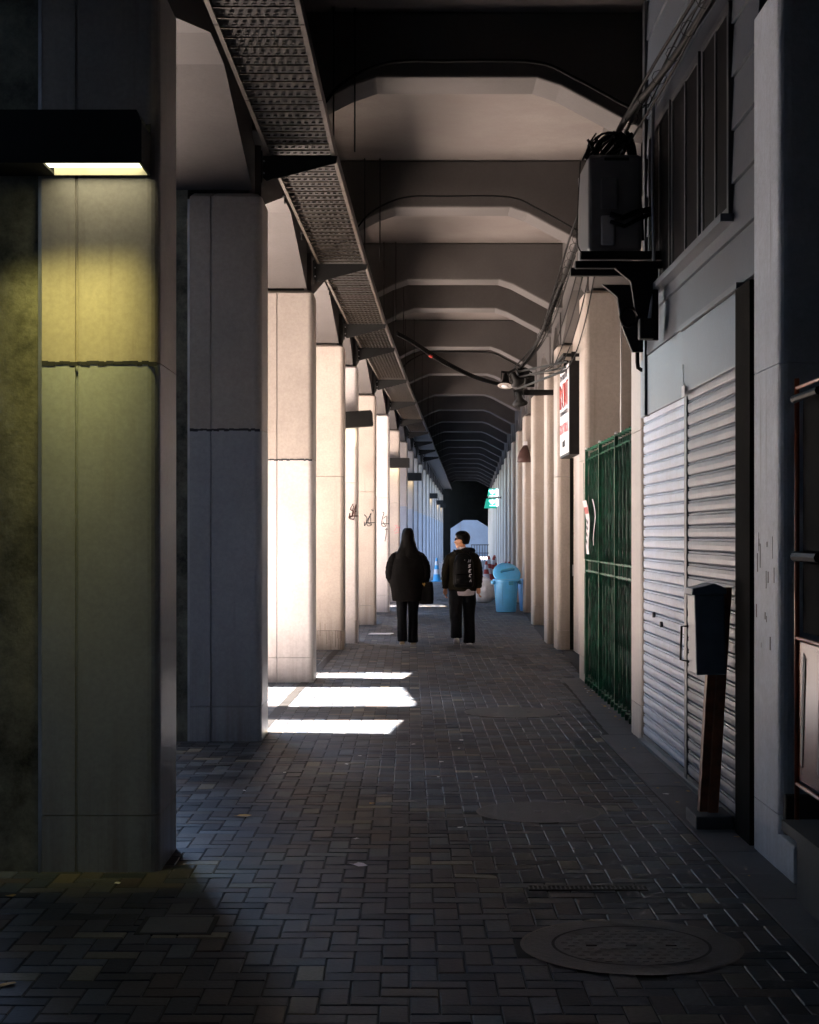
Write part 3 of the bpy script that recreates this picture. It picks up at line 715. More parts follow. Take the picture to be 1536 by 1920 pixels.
tag(MB().tube(curve_pts([(1.19, 11.4, 4.15), (1.17, 11.35, 3.9), (1.16, 11.35, 3.6), (1.20, 11.4, 3.5)], 6), .004, 6).build('hanging_wire', M['rubber'], smooth=True), 'thin wire looping down left of the air conditioner', 'wire')

# ------------------------------------------------------------------ cables
def cable(ctrl, r, label, n=10, name='cable', cat='cable'):
    return tag(MB().tube(curve_pts(ctrl, n), r, 8).build(name, M['rubber'], smooth=True), label, cat)
Z = 4.36
main = [(1.60, 5.5, Z+.03), (1.57, 8.6, Z+.03), (1.54, 9.9, Z), (1.47, 11.2, Z-.03), (1.50, 13, Z), (1.57, 15.2, Z-.02), (1.75, 20, Z-.05), (1.84, 23.5, Z-.05), (1.60, 24.6, Z-.36)]
for k, (dx, dz, r) in enumerate(((0, 0, .022), (.045, .03, .012), (-.04, .025, .010), (.03, -.05, .008))):
    cable([(x + dx + .02*math.sin(i*1.7+k), y, z + dz + .02*math.cos(i*2.1+k)) for i, (x, y, z) in enumerate(main)], r,
          ['thickest cable of the bundle strung along the right wall', 'second cable lashed to the thick cable at the right wall', 'thin cable riding above the right wall bundle', 'thinnest cable sagging under the right wall bundle'][k])
mb = MB()
y = 6.0
while y < 23:
    for (a, xa, za), (b, xb, zb) in zip([(p[1], p[0], p[2]) for p in main], [(p[1], p[0], p[2]) for p in main][1:]):
        if a <= y <= b:
            t = (y-a)/(b-a); x = xa+(xb-xa)*t; z = za+(zb-za)*t
            mb.tube([(x + .045*math.cos(q), y, z + .045*math.sin(q)) for q in [i*6.283/8 for i in range(9)]], .0025, 5)
    y += .45
tag(mb.build('cable_ties', M['rubber']), 'row of wire ties around the right wall cable bundle', 'ties', kind='stuff')
cable([(1.66, 6.5, 4.10), (1.66, 8.5, 4.4), (1.62, 9.5, 4.55), (1.57, 11, 4.42)], .006, 'thin slack wire crossing the upper siding')
cable([(1.68, 7.5, 4.7), (1.67, 9.3, 4.62), (1.6, 11, 4.42)], .005, 'thin upper wire slanting across the siding towards the tangle')
# tangle above the unit
for k in range(9):
    a = k*1.3; q = []
    for i in range(7):
        q.append((1.32 + .12*math.cos(a + i*1.1) + .012*k, 11.35 + .06*math.sin(a*2+i), 4.22 + .035*i/6 + .09*math.sin(a + i*1.7)))
    cable(q, .006 + .002*(k % 3), 'one of the knotted cable loops in the tangle on top of the air conditioner', 6, 'cable_loop')['group'] = 'tangled loops above the air conditioner'
for k in range(3):
    cable([(1.40 + .05*k, 11.3, 4.33), (1.52 + .02*k, 11.35, 4.2), (1.60, 11.4, 3.9 - .1*k), (1.62, 11.4, 3.6)], .014, 'thick cable drooping from the tangle to the wall beside the air conditioner')['group'] = 'drooping cables beside the air conditioner'
for k in range(4):
    cable([(1.42+.03*k, 12.2, Z-.1), (1.54+.04*k, 15.5, Z-.5-.1*k), (1.72+.05*k, 19.5, Z-.6-.08*k), (1.88, 22, Z-.55-.03*k), (1.80, 24.4, Z-.42)], .006, 'thin wire sagging from the air conditioner towards the spotlights')['group'] = 'thin wires sagging towards the spotlights'
# swoop from tray to spotlights
for k in range(3):
    cable([(-.19, 23.8, 4.46+.02*k), (.02, 23.9, 4.36+.02*k), (.45, 24.1, 4.10+.025*k), (.9, 24.3, 3.90+.02*k), (1.25, 24.4, 3.80+.015*k), (1.50, 24.5, 3.77)], .013, 'one strand of the brown cable bundle swooping across the passage to the spotlights')['group'] = 'strands of the swooping cable bundle'
tag(MB().tube([(.29, 24.03, 4.185), (.33, 24.05, 4.165)], .022, 8).build('red_tape', M['red']), 'scrap of red tape wrapped on the swooping cable bundle', 'tape')
for y, lab in ((12.25, 'black cable clipped along the lower edge of the nearest rib'), (17.15, 'crinkled cable following the second rib'), (30.0, 'dark cable following a rib just behind the spotlights')):
    xl, xr = XL(y), XR(y); dz = .035 if y < 29 else -.16
    cable([(xl+.45, y+.03, 4.72+dz), (xl+.62, y, 4.90+dz), (xl+.95, y, 5.045+dz), (xl+1.4, y, 5.06+dz), (xr-.8, y, 5.05+dz), (xr-.5, y, 4.93+dz), (xr-.15, y, 4.74+dz), (xr-.02, y, 4.68+dz)], .013 if y != 17.15 else .009, lab)
for x in (-.56, -.42):
    pass

# ------------------------------------------------------------------ spotlights
arm = MB().box(1.58, 2.14, 24.35, 24.42, 3.63, 3.71); tag(arm.build('steel_outrigger', M['black'], bevel=.005), 'black square steel arm reaching out from the right pillar below the spotlights', 'arm')
arm = MB().bar((1.62, 24.38, 3.98), (1.98, 20.5, 3.72), .025).bar((1.62, 24.38, 3.90), (1.98, 20.6, 3.66), .02).bar((1.60, 24.38, 3.72), (1.98, 20.5, 3.62), .025)
tag(arm.build('stay_rods', M['black']), 'thin black stay rods running from the white sign to the spotlights', 'rods')
def spot(loc, rot, label):
    root = empty('spotlight', loc, label, 'spotlight', 'black spotlights over the passage'); root.rotation_euler = rot
    MB().loft([(0,0,.20,.022,.022),(0,0,.19,.035,.035),(0,0,.10,.045,.045),(0,0,.06,.06,.06),(0,0,0,.115,.115)], 20).build('shade', M['black'], root, smooth=True)
    MB().loft([(0,0,-.002,.113,.113),(0,0,-.004,.100,.100)], 20).build('lens_rim', M['mirror'], root)
    MB().loft([(0,0,-.006,.06,.06),(0,0,-.02,.03,.03)], 16).build('bulb', M['white'], root, smooth=True)
    MB().bar((-.07,0,.08), (-.07,0,.22), .012, .03).bar((.07,0,.08), (.07,0,.22), .012, .03).bar((-.076,0,.22), (.076,0,.22), .012, .03).build('yoke', M['black'], root)
    return root
spot((1.42, 24.3, 3.62+.14), (R(-18), R(5), 0), 'upper left black spotlight seen edge on')
spot((1.60, 24.25, 3.62+.19), (R(35), R(-32), 0), 'upper right spotlight tilted with bright lens ring')
spot((1.64, 24.3, 3.50), (R(30), R(-10), 0), 'lowest spotlight with pale round lens facing down')
tag(MB().box(1.60, 1.78, 24.3, 24.5, 3.88, 4.02).box(1.72, 1.86, 24.35, 24.5, 3.75, 3.92).build('splice_box', M['black'], bevel=.01), 'black cable splice box between spotlights and wall', 'box')

# ------------------------------------------------------------------ white hanging sign
sg = empty('hanging_sign', (1.98, 20.9, 2.55), 'white hanging sign with faded red lettering and black frame by the dark doorway', 'sign')
MB().box(0.0, .13, -.62, .62, 0, 1.16).build('case', M['black'], sg, bevel=.004)
MB().box(-.006, -.001, -.59, .59, .03, 1.13).build('face', M['white'], sg)
def text_on_x(par, s, yc, zc, size, mat, name, sx=1.0):
    c = bpy.data.curves.new(name, 'FONT'); c.body = s; c.size = size; c.align_x = 'CENTER'; c.align_y = 'CENTER'; c.extrude = .001
    o = bpy.data.objects.new(name, c); COL.objects.link(o); c.materials.append(mat)
    o.parent = par; o.location = (-.009, yc, zc); o.rotation_euler = (R(90), 0, R(-90)); o.scale = (sx, 1, 1); return o
def strokes(par, polys, mat, name, r=.004, off=(0, 0, 0)):
    mb = MB()
    for p in polys: mb.tube([Vector(q) + Vector(off) for q in p], r, 5)
    return mb.build(name, mat, par)
def glyphs_yz(par, rows, mat, name, x=-.009):
    """rows of generic letter-like marks: list of (y, z, h, kind)"""
    mb = MB()
    for (y, z, h, k, th) in rows:
        w_ = h * .45
        S = {0: [(-w_, -h), (-w_, h), (w_, h*.6), (-w_, 0), (w_, -h)], 1: [(w_, h), (-w_, h*.3), (-w_, -h*.6), (w_, -h)], 2: [(-w_, h), (-w_, -h*.6), (0, -h), (w_, -h*.6), (w_, h)],
             3: [(-w_, -h), (0, h), (w_, -h)], 4: [(-w_, h), (w_, h), (0, h), (0, -h)]}[k]
        for a, b in zip(S, S[1:]): mb.bar((x, y - a[0], z + a[1]), (x, y - b[0], z + b[1]), .003, th, up=(1, 0, 0)) if False else mb.tube([(x, y - a[0], z + a[1]), (x, y - b[0], z + b[1])], th, 5)
    return mb.build(name, mat, par)
glyphs_yz(sg, [(.42 - i*.16, 1.02, .035, i % 5, .008) for i in range(6)], M['ink'], 'small_lettering')
glyphs_yz(sg, [(.42 - i*.28, .78, .15, (0, 1, 2, 4)[i], .013) for i in range(4)], M['red'], 'red_lettering')
glyphs_yz(sg, [(.42 - i*.12, .56, .025, i % 5, .006) for i in range(8)], M['ink'], 'thin_lettering')
glyphs_yz(sg, [(.46 - i*.15, .36, .06, (i*3) % 5, .007) for i in range(7)], M['pink'], 'pink_lettering')
glyphs_yz(sg, [(.12 - i*.10, .16, .035, (i+2) % 5, .010) for i in range(3)], M['ink'], 'bottom_lettering')
MB().bar((.06, -.5, 1.16), (.06, -.5, 1.28), .05).bar((.06, .5, 1.16), (.06, .5, 1.28), .05).bar((-.05, -.55, 1.24), (-.05, .55, 1.24), .04).bar((-.05, -.5, 1.24), (.3, -.5, 1.24), .04).build('bracket', M['black'], sg)

# half round wall lamp further right
dm = empty('dome_shade', (XR(35)-.06, 34.9, 3.02), 'brown quarter dome awning lamp on the right pillars above the bins', 'lamp')
MB().loft([(.05,0,.08,.15,.12),(.05,0,.18,.14,.11),(.06,0,.32,.10,.08),(.08,0,.44,.04,.03)], 20).build('shade', M['darkbrown'], dm, smooth=True)
MB().box(.04, .12, -.04, .04, .44, .52).build('mount', M['white'], dm)

# ------------------------------------------------------------------ lit parking signs
def kanji(par, x0, z0, s, y):
    """the character for 'vacant' drawn stroke by stroke"""
    B = lambda a, b, t=.075: mbk.bar((x0 + a[0]*s, y, z0 + a[1]*s), (x0 + b[0]*s, y, z0 + b[1]*s), .004, t*s, up=(0, 1, 0)) if False else mbk.add(*flat((x0 + a[0]*s, z0 + a[1]*s), (x0 + b[0]*s, z0 + b[1]*s), t*s, y))
    def flat(a, b, t, y):
        d = Vector((b[0]-a[0], b[1]-a[1])).normalized(); n_ = Vector((-d.y, d.x)) * t/2
        q = [(a[0]+n_.x, a[1]+n_.y), (b[0]+n_.x, b[1]+n_.y), (b[0]-n_.x, b[1]-n_.y), (a[0]-n_.x, a[1]-n_.y)]
        return [(p[0], y, p[1]) for p in q] + [(p[0], y-.004, p[1]) for p in q], [(0,1,2,3),(7,6,5,4),(0,4,5,1),(1,5,6,2),(2,6,7,3),(3,7,4,0)]
    mbk = MB()
    for a, b in (((.5,1),(.5,.88)), ((.06,.84),(.94,.84)), ((.08,.84),(.06,.64)), ((.94,.84),(.92,.66)), ((.38,.80),(.34,.62)), ((.34,.62),(.16,.50)),
                 ((.62,.80),(.62,.60)), ((.62,.60),(.86,.58)), ((.22,.42),(.80,.42)), ((.5,.42),(.5,.06)), ((.08,.04),(.94,.04))): B(a, b)
    return mbk.build('character', M['signlit'], par)
sy = 62.0
def Pz(py, d): return CAMH - (py - HZ)/F*d
def Px(px, d): return (px - CX)/F*d
ps = empty('parking_sign', (Px(921, sy), sy, Pz(953, sy)), 'green illuminated double sign reading the same character twice, jutting from the right pillars', 'sign')
ox = Px(921, sy); oz = Pz(953, sy)
MB().prism_y([(Px(908,sy)-ox, 0), (Px(931,sy)-ox, 0), (Px(933,sy)-ox, Pz(935,sy)-oz), (Px(912,sy)-ox, Pz(935,sy)-oz)], -.04, .04).build('panel', M['signgreen'], ps)
MB().prism_y([(Px(914,sy)-ox, Pz(930,sy)-oz), (Px(933,sy)-ox, Pz(930,sy)-oz), (Px(934,sy)-ox, Pz(916,sy)-oz), (Px(917,sy)-ox, Pz(916,sy)-oz)], -.04, .04).build('panel', M['signgreen'], ps)
for py in (930, 948.5):
    kanji(ps, Px(917, sy)-ox, Pz(py, sy)-oz, .25, -.045)
    MB().box(Px(930, sy)-ox, Px(934, sy)-ox, -.06, -.045, Pz(py+.5, sy)-oz, Pz(py-13, sy)-oz).build('lit_side', M['signside'], ps)
MB().bar((-.3, -.02, .36), (.62, -.02, .42), .03).bar((.35, 0, .40), (.62, 0, .75), .025).bar((.35, 0, .40), (.65, 0, .10), .025).build('bracket', M['black'], ps)

# ------------------------------------------------------------------ far end
fe = empty('end_portal', (4.2, 107.5, 0), 'far portal wall with an eight sided opening at the end of the passage', 'wall')
XO, XO2 = Px(845, 107.5) - 4.2, Px(921, 107.5) - 4.2
zt = Pz(975, 107.5); zs = Pz(991, 107.5)
MB().prism_y([(-4, LOW), (XO, LOW), (XO, zs), (XO + .85, zt), (XO2 - .9, zt), (XO2, zs), (XO2, LOW), (5, LOW), (5, 5.8), (-4, 5.8)], 0, .5).build('wall', M['mattblack'], fe)
fw = empty('end_building', (5, 124, 0), 'pale blue wall seen through the far eight sided opening', 'building')
MB().box(-8, 10, 0, 6, -.2, 9).build('wall', M['far'], fw)
MB().box(-1.2, -1.14, -.05, -.002, 0, 9).build('downpipe', M['frame'], fw)
rl = empty('end_railing', (Px(905, 104), 104, LOW), 'dark railing at the far end behind the cones', 'railing')
mb = MB()
for i in range(9): mb.tube([(-.7 + i*.17, 0, 0), (-.7 + i*.17, 0, 1.0)], .02, 6)
mb.build('baluster', M['black'], rl); MB().tube([(-.75, 0, 1.02), (.75, 0, 1.02)], .025, 6).tube([(-.75, 0, .5), (.75, 0, .5)], .02, 6).build('handrail', M['black'], rl)

# ------------------------------------------------------------------ bins, cones, bags
def bin_(loc, rz, lid, label):
    root = empty('trash_bin', loc, label, 'bin', 'blue plastic bins by the right wall', rz)
    MB().loft([(0,0,0,.205,.205),(0,0,.02,.215,.215),(0,0,.30,.235,.235),(0,0,.62,.258,.258),(0,0,.68,.262,.262)], 32).build('body', M['bin'], root, smooth=False)
    mb = MB()
    for k in range(8):
        a = k*math.pi/4; c, s = math.cos(a), math.sin(a); mb.bar((.214*c, .214*s, .03), (.262*c, .262*s, .62), .05, .014, up=(c, s, 0))
    mb.build('rib', M['bin'], root)
    MB().loft([(0,0,.66,.262,.262),(0,0,.665,.29,.29),(0,0,.70,.29,.29),(0,0,.705,.262,.262)], 32).build('rim', M['bin'], root)
    for s in (-1, 1): 
        MB().box(s*.30-.03, s*.30+.03, -.07, .07, .59, .67).build('handle', M['binlid'], root, bevel=.01)
    MB().box(-.05, .05, -.315, -.285, .58, .66).build('latch', M['binlid'], root, bevel=.008)
    if lid:
        l_ = MB().loft([(0,0,0,.295,.295),(0,0,.03,.30,.30),(0,0,.06,.28,.28),(0,0,.10,.20,.20),(0,0,.12,.05,.05)], 32).build('lid', M['bin'], root, smooth=True)
        l_.location = (.02, .02, .80); l_.rotation_euler = (R(48), R(-10), 0)
        h = MB().bar((-.13, 0, .15), (.13, 0, .15), .05, .03).bar((-.13, 0, .08), (-.13, 0, .16), .05, .03, up=(0,1,0)).bar((.13, 0, .08), (.13, 0, .16), .05, .03, up=(0,1,0)).build('lid_handle', M['binlid'], l_)
    return root
bin_((Px(949, 35.2), 35.2, LOW), .3, True, 'blue plastic dustbin with its lid tipped up, right of the walkers')
bin_((Px(994, 35.6), 35.6, LOW), -.2, False, 'blue plastic dustbin without lid half hidden by a right pillar')
def cone(loc, cm, label, hgt=.75, rot=(0, 0, 0), grp='red and white traffic cones', stripe=True):
    root = empty('traffic_cone', loc, label, 'cone', grp); root.rotation_euler = rot
    MB().box(-.19, .19, -.19, .19, 0, .035).build('base', cm, root, bevel=.01)
    def rr(t): return .135*(1-t) + .028*t
    seg = [(0, .28, cm), (.28, .5, M['white']), (.5, .68, cm), (.68, .86, M['white']), (.86, 1, cm)]
    for a, b, m_ in seg: MB().loft([(0,0,.035+a*hgt,rr(a),rr(a)),(0,0,.035+b*hgt,rr(b),rr(b))], 18).build('band', m_, root)
    return root
cone((Px(819, 58), 58, LOW), M['binlid'], 'blue and white striped cone standing among the left pillars', .8, grp='blue cones')
for i, (px, d, rz_, tl_) in enumerate(((912, 46, 0, 0), (921, 47, .5, R(12)), (929, 48.5, .2, R(-8)), (947, 45, .1, R(6)), (955, 45.5, 0, R(-10)), (961, 46, 0, 0), (917, 46.6, 0, R(-5)))):
    cone((Px(px, d), d, LOW + (.30 if i in (1, 2, 6) else .16)), M['red'], 'red and white traffic cone piled behind the blue bins', .72, (tl_, 0, rz_))
crate = empty('barrier_box', (Px(925, 46.8), 47.0, LOW), 'low white box under the pile of cones', 'box')
MB().box(-.55, .75, -.6, .6, 0, .28).build('tub', M['white'], crate, bevel=.02)
def bag(loc, s, label):
    bm = bmesh.new(); bmesh.ops.create_icosphere(bm, subdivisions=4, radius=1)
    for v in bm.verts:
        c = v.co; n_ = noise.noise(c*2.3 + Vector(loc)) * .22 + noise.noise(c*6 + Vector(loc)) * .08
        z = c.z; k = 1 + n_
        if z > .6: k *= 1 - (z-.6)*1.1
        v.co = Vector((c.x*k*s*.8, c.y*k*s*.8, max(-.85, z*(1+n_*.5))*s + .85*s))
    me = bpy.data.meshes.new('rubbish_bag'); bm.to_mesh(me); bm.free(); me.materials.append(M['bagwhite'])
    for p in me.polygons: p.use_smooth = True
    o = bpy.data.objects.new('rubbish_bag', me); COL.objects.link(o); o.location = loc; return tag(o, label, 'bag', 'white rubbish bags by the bins')
bag((Px(905, 40), 40, LOW), .36, 'larger white rubbish bag between the backpack wearer and the cones')
bag((Px(916, 42), 42, LOW), .26, 'smaller white rubbish bag next to the larger bag')
tag(MB().prism_z([(0,0),(.35,-.05),(.42,.3),(.05,.32)], 0, .012).build('white_patch', M['white']), 'flat white patch on the paving behind the cream pillar', 'litter').location = (Px(690, 27.0), 27.0, LOW+.005)  # flat white sheet laid on the lower paving

# ------------------------------------------------------------------ mailbox on leaning plank
mbx = empty('mailbox', (1.60, 8.75, .78), 'slim blue grey mailbox fixed to the leaning brown planks', 'mailbox')
mbx.rotation_euler = (0, R(-1.5), 0)
MB().box(-.085, .075, -.10, .12, .03, .455).build('body', M['boxblue'], mbx, bevel=.008)
MB().prism_y([(-.10, .455), (.085, .455), (.085, .485), (.055, .50), (.02, .515), (-.04, .50), (-.095, .49)], -.115, .13).build('lid', M['boxblue'], mbx, bevel=.006)
MB().tube([(-.088, .09, .28), (-.125, .09, .28), (-.135, .09, .10), (-.088, .09, .09)], .006, 6).build('handle', M['black'], mbx)
pl = empty('leaning_planks', (1.66, 8.78, 0), 'brown wooden planks leaning upright against the nearer shutter', 'planks')
MB().add([(-.115,-.05,.075),(-.075,-.05,.075),(-.075,.02,.075),(-.115,.02,.075),(-.045,-.04,1.25),(.0,-.04,1.25),(.0,.03,1.25),(-.045,.03,1.25)], [(3,2,1,0),(4,5,6,7),(0,1,5,4),(1,2,6,5),(2,3,7,6),(3,0,4,7)]).build('plank', M['wood'], pl)
MB().add([(-.072,-.08,.075),(-.02,-.08,.075),(-.02,-.03,.075),(-.072,-.03,.075),(.003,-.07,1.27),(.055,-.07,1.27),(.055,-.02,1.27),(.003,-.02,1.27)], [(3,2,1,0),(4,5,6,7),(0,1,5,4),(1,2,6,5),(2,3,7,6),(3,0,4,7)]).build('plank', M['wood'], pl)
tag(MB().box(1.50, 1.70, 8.58, 8.90, .006, .075).build('timber_block', M['kerb'], bevel=.008), 'low block at the foot of the leaning planks', 'block')

# ------------------------------------------------------------------ near right: steps and orange rack
st = empty('entrance_step', (1.95, 7.4, 0), 'low concrete steps in front of the near right pillar, in shadow', 'step')
MB().box(-.25, 1.5, -.15, .44, 0, .17).build('lower_step', M['plaster'], st, bevel=.01)
MB().box(-.23, 1.5, .10, .45, .173, .36).build('upper_step', M['darkwall'], st, bevel=.01)
MB().box(-.11, .35, .452, .47, .2, 5.3).build('pier_face', M['darkwall'], st)
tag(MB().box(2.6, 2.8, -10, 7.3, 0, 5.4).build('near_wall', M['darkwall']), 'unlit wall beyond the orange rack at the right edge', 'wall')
rk = empty('display_rack', (1.635, 6.86, 0), 'orange tube framed rack with a striped orange board at the right edge', 'rack', None, R(-90))
rt = .0085
MB().tube([(-.055, 0, .35), (-.055, 0, 2.21)], rt*1.3, 8).build('post', M['orange'], rk, smooth=True)
MB().tube([(.65, 0, .35), (.65, 0, 2.21)], rt*1.3, 8).build('post', M['orange'], rk, smooth=True)
for i, z in enumerate((2.17, 1.115, .50)):
    MB().tube([(-.05, 0, z), (.3, -.004, z), (.65, 0, z)], rt, 8).build('crossbar', M['orange'], rk, smooth=True)
MB().box(-.035, .62, .004, .012, .52, 1.10).build('board', M['orangeb'], rk)
for x in (0.0, .28): MB().prism_y([(x, .60), (x+.035, .58), (x+.09, 1.04), (x+.05, 1.06)], .0, .0035).build('stripe', M['ink'], rk)
MB().box(-.03, .62, .02, .026, 1.14, 2.14).build('dark_panel', M['mattblack'], rk)
MB().tube([(-.02, -.02, 2.12), (.4, -.02, 2.12)], .018, 8).build('clear_tube', M['glass'], rk)
MB().tube([(0, -.02, 1.46), (.4, -.02, 1.46)], .022, 8).build('clear_tube', M['glass'], rk)
MB().box(-.08, .7, -.06, .30, .30, .345).build('foot_board', M['darkwall'], rk)
MB().box(-.06, .7, .0, .28, 0, .298).build('plinth', M['darkwall'], rk)

# ------------------------------------------------------------------ floor details
for (x, y, r) in manholes:
    root = empty('manhole_cover', (x, y, 0), {6.17: 'nearest round manhole cover in the dark foreground', 9.15: 'round manhole cover in the middle distance', 14.3: 'faint round manhole cover farthest away'}[y], 'manhole')
    MB().loft([(0,0,-.008,r+.005,r+.005),(0,0,.0035,r+.004,r+.004)], 48).build('cover', M['manhole'], root)
    vs = []; k = 48
    for rr_ in (r+.004, r+.018):
        for i in range(k): a = 6.2832*i/k; vs.append((rr_*math.cos(a), rr_*math.sin(a), .0045))
    MB().add(vs, [(i, (i+1) % k, k+(i+1) % k, k+i) for i in range(k)]).build('rim', M['rust'], root)
    mb = MB()
    for a in range(0, 3): mb.bar((-.02 + .15*(a-1), 0, .0035), (.02 + .15*(a-1), 0, .0035), .012, .004)
    mb.build('lift_slots', M['black'], root)
    if y < 8:
        mb = MB(); q = .045
        for i in range(-9, 10):
            for j in range(-9, 10):
                a_, b_ = i*q + (q/2 if j % 2 else 0), j*q
                if a_*a_ + b_*b_ < (r*.66)**2 and not (abs(b_) < .03 and abs(a_) < .2): mb.box(a_-.012, a_+.012, b_-.006, b_+.006, .003, .0045)
        mb.build('raised_pattern', M['manhole'], root)
    if y < 8:
        vs = []
        for rr_ in (r*.72, r*.72+.012):
            for i in range(k): a = 6.2832*i/k; vs.append((rr_*math.cos(a), rr_*math.sin(a), .0065))
        MB().add(vs, [(i, (i+1) % k, k+(i+1) % k, k+i) for i in range(k)]).build('inner_ring', M['joint'], root)
gr = empty('drain_grate', (.78, 7.18, 0), 'narrow iron drain grate set across the paving in the foreground', 'grate')
mb = MB().box(-.26, .26, -.045, -.035, -.004, .006).box(-.26, .26, .035, .045, -.004, .006)
for i in range(26): mb.box(-.26+i*.02, -.253+i*.02, -.035, .035, -.004, .005)
mb.build('bars', M['manhole'], gr); MB().box(-.26, .26, -.045, .045, .0015, .0025).build('pit', M['joint'], gr)
ic = empty('inspection_lid', (-.92, 6.5, 0), 'small square inspection lid in the paving at lower left', 'lid')
MB().box(-.13, .13, -.13, .13, -.01, .004).build('lid', M['kerb'], ic); MB().box(-.15, .15, -.15, .15, -.01, .0018).build('frame', M['joint'], ic)
def leaf(x, y, z, s, label, mat):
    a = rnd.uniform(0, 6.28); vs = []
    for i in range(8):
        t = i*6.283/8; rx = s*(1 + .3*(i % 2)); vs.append((rx*math.cos(t)*1.4, rx*math.sin(t), .004 + s*.35*rnd.random()))
    vs.append((0, 0, .008))
    o = MB().add(vs, [(i, (i+1) % 8, 8) for i in range(8)]).build('fallen_leaf' if mat is M['leaf'] else 'litter_scrap', mat, fix=False)
    o.location = (x, y, z); o.rotation_euler = (0, 0, a); return o
def FY(py): return F*CAMH/(py-HZ)
for px, py, s, lab in ((455, 1533, .032, 'largest curled yellow leaf on the blue lit paving right of the big pillar'), (12, 1849, .022, 'yellow leaf at the lower left corner of the paving'),
                       (698, 1508, .016, 'small yellow leaf on paving below the long haired walker'), (20, 1682, .016, 'brown leaf by the foot of the big left pillar')):
    d = FY(py); tag(leaf(Px(px, d), d, 0, s, lab, M['leaf']), lab, 'leaf', 'fallen leaves on the paving')
d = FY(1624); tag(leaf(Px(672, d), d, 0, .03, '', M['bagwhite']), 'flat pale paper scrap on the shadow edge in mid paving', 'litter')
d = FY(1658); tag(leaf(Px(220, d), d, 0, .012, '', M['bagwhite']), 'tiny pale cigarette end near the big left pillar', 'litter')
for i in range(46):
    if i < 22: y = rnd.uniform(13.2, 16.8); x = 1.80 + rnd.uniform(-.06, .03); 
    elif i < 34: y = rnd.uniform(7.3, 12); x = rnd.uniform(1.5, 1.68)
    else: y = rnd.uniform(8.3, 13); x = rnd.uniform(-1.0, .6)
    m_ = M['leaf'] if i < 34 and rnd.random() < .8 else M['bagwhite']
    o = leaf(x, y, .003, rnd.uniform(.006, .014), '', m_)
    if i < 22: tag(o, 'crumb of dry leaf at the foot of the green gate', 'leaf', 'leaf crumbs by the green gate')
    elif i < 34: tag(o, 'crumb of litter on the concrete margin by the shutters', 'litter', 'crumbs by the shutters')
    else: tag(o, 'tiny pale crumb on the paving before the grey pillar', 'litter', 'pale crumbs on the paving')

# ------------------------------------------------------------------ graffiti on the left pillars
def graffiti(y, polys, label, mat='ink', r=.0075):
    mb = MB()
    for p in polys: mb.tube(curve_pts([(a, -.0015, b) for a, b in p], 5) if len(p) > 2 else [(a, -.0015, b) for a, b in p], r, 5)
    o = mb.build('graffiti_tag', M[mat], pilL[y]); o['label'] = label
def gl(y, pts_):   # pixel sketch to local metres on the pillar face
    return [[(Px(a, y) - XL(y), Pz(b, y)) for a, b in p] for p in pts_]
sk = [[(662,945),(657,955),(664,960),(655,972),(656,962)], [(663,948),(660,970),(668,945),(664,973)], [(655,968),(672,967)], [(667,958),(668,960)], [(656,973),(664,974)]]
graffiti(24.9, gl(24.9, sk), 'brown scrawled tag half hidden by the next pillar', 'darkbrown')
sk2 = [[(683,965),(688,972),(684,986),(683,978)], [(696,962),(688,978),(690,986),(697,984),(690,979),(696,963)], [(694,963),(696,985)], [(686,980),(703,980)], [(697,955),(698,958)], [(700,956),(699,959)]]
graffiti(30.0, gl(30.0, sk2), 'bold black looping tag with two dashes')
sk3 = [[(717,960),(720,962),(717,972),(716,985),(723,987),(718,978)], [(719,972),(725,968),(724,987)], [(716,982),(730,982)], [(722,1015),(724,1003),(725,992)], [(722,994),(725,991),(727,993)]]
graffiti(35.0, gl(35.0, sk3), 'thin tag with a small arrow drawn beneath')
sk4 = [[(740,985),(745,986),(741,993),(739,996)], [(744,990),(750,988),(746,996)], [(740,1000),(748,998)]]
graffiti(40.2, gl(40.2, sk4), 'faint pale tag', 'pink', .006)
# cracked joint and drips on individual pillars
mb = MB()
for i in range(26):
    x = rnd.uniform(-.52, -.03); z0 = rnd.uniform(.1, .75) if i > 14 else .26; L = rnd.uniform(.05, .25)
    mb.box(x, x+rnd.uniform(.002, .006), -.0012, -.0002, z0-L if z0-L > 0 else 0.0, z0)
mb.build('rust_drips', M['darkbrown'], pilL[22.1])
mb = MB(); x = -.54
while x < -.02:
    w_ = rnd.uniform(.01, .05); mb.box(x, min(x+w_, -.01), -.002, .002, 2.336-rnd.uniform(0, .012), 2.345+rnd.uniform(0, .006)); x += w_*.9
for y in (7.53, 12.3, 17.2):
    o = mb.build('joint_grime', M['ink'], pilL[y])
mb = MB()
for k in range(14):
    x = rnd.uniform(.1, .5); z = rnd.uniform(1.0, 1.5)
    mb.box(-.0015, -.0003, x, x+rnd.uniform(.004, .02), z, z+rnd.uniform(.02, .12))
mb.build('scrapes', M['ink'], pilR[7.53])
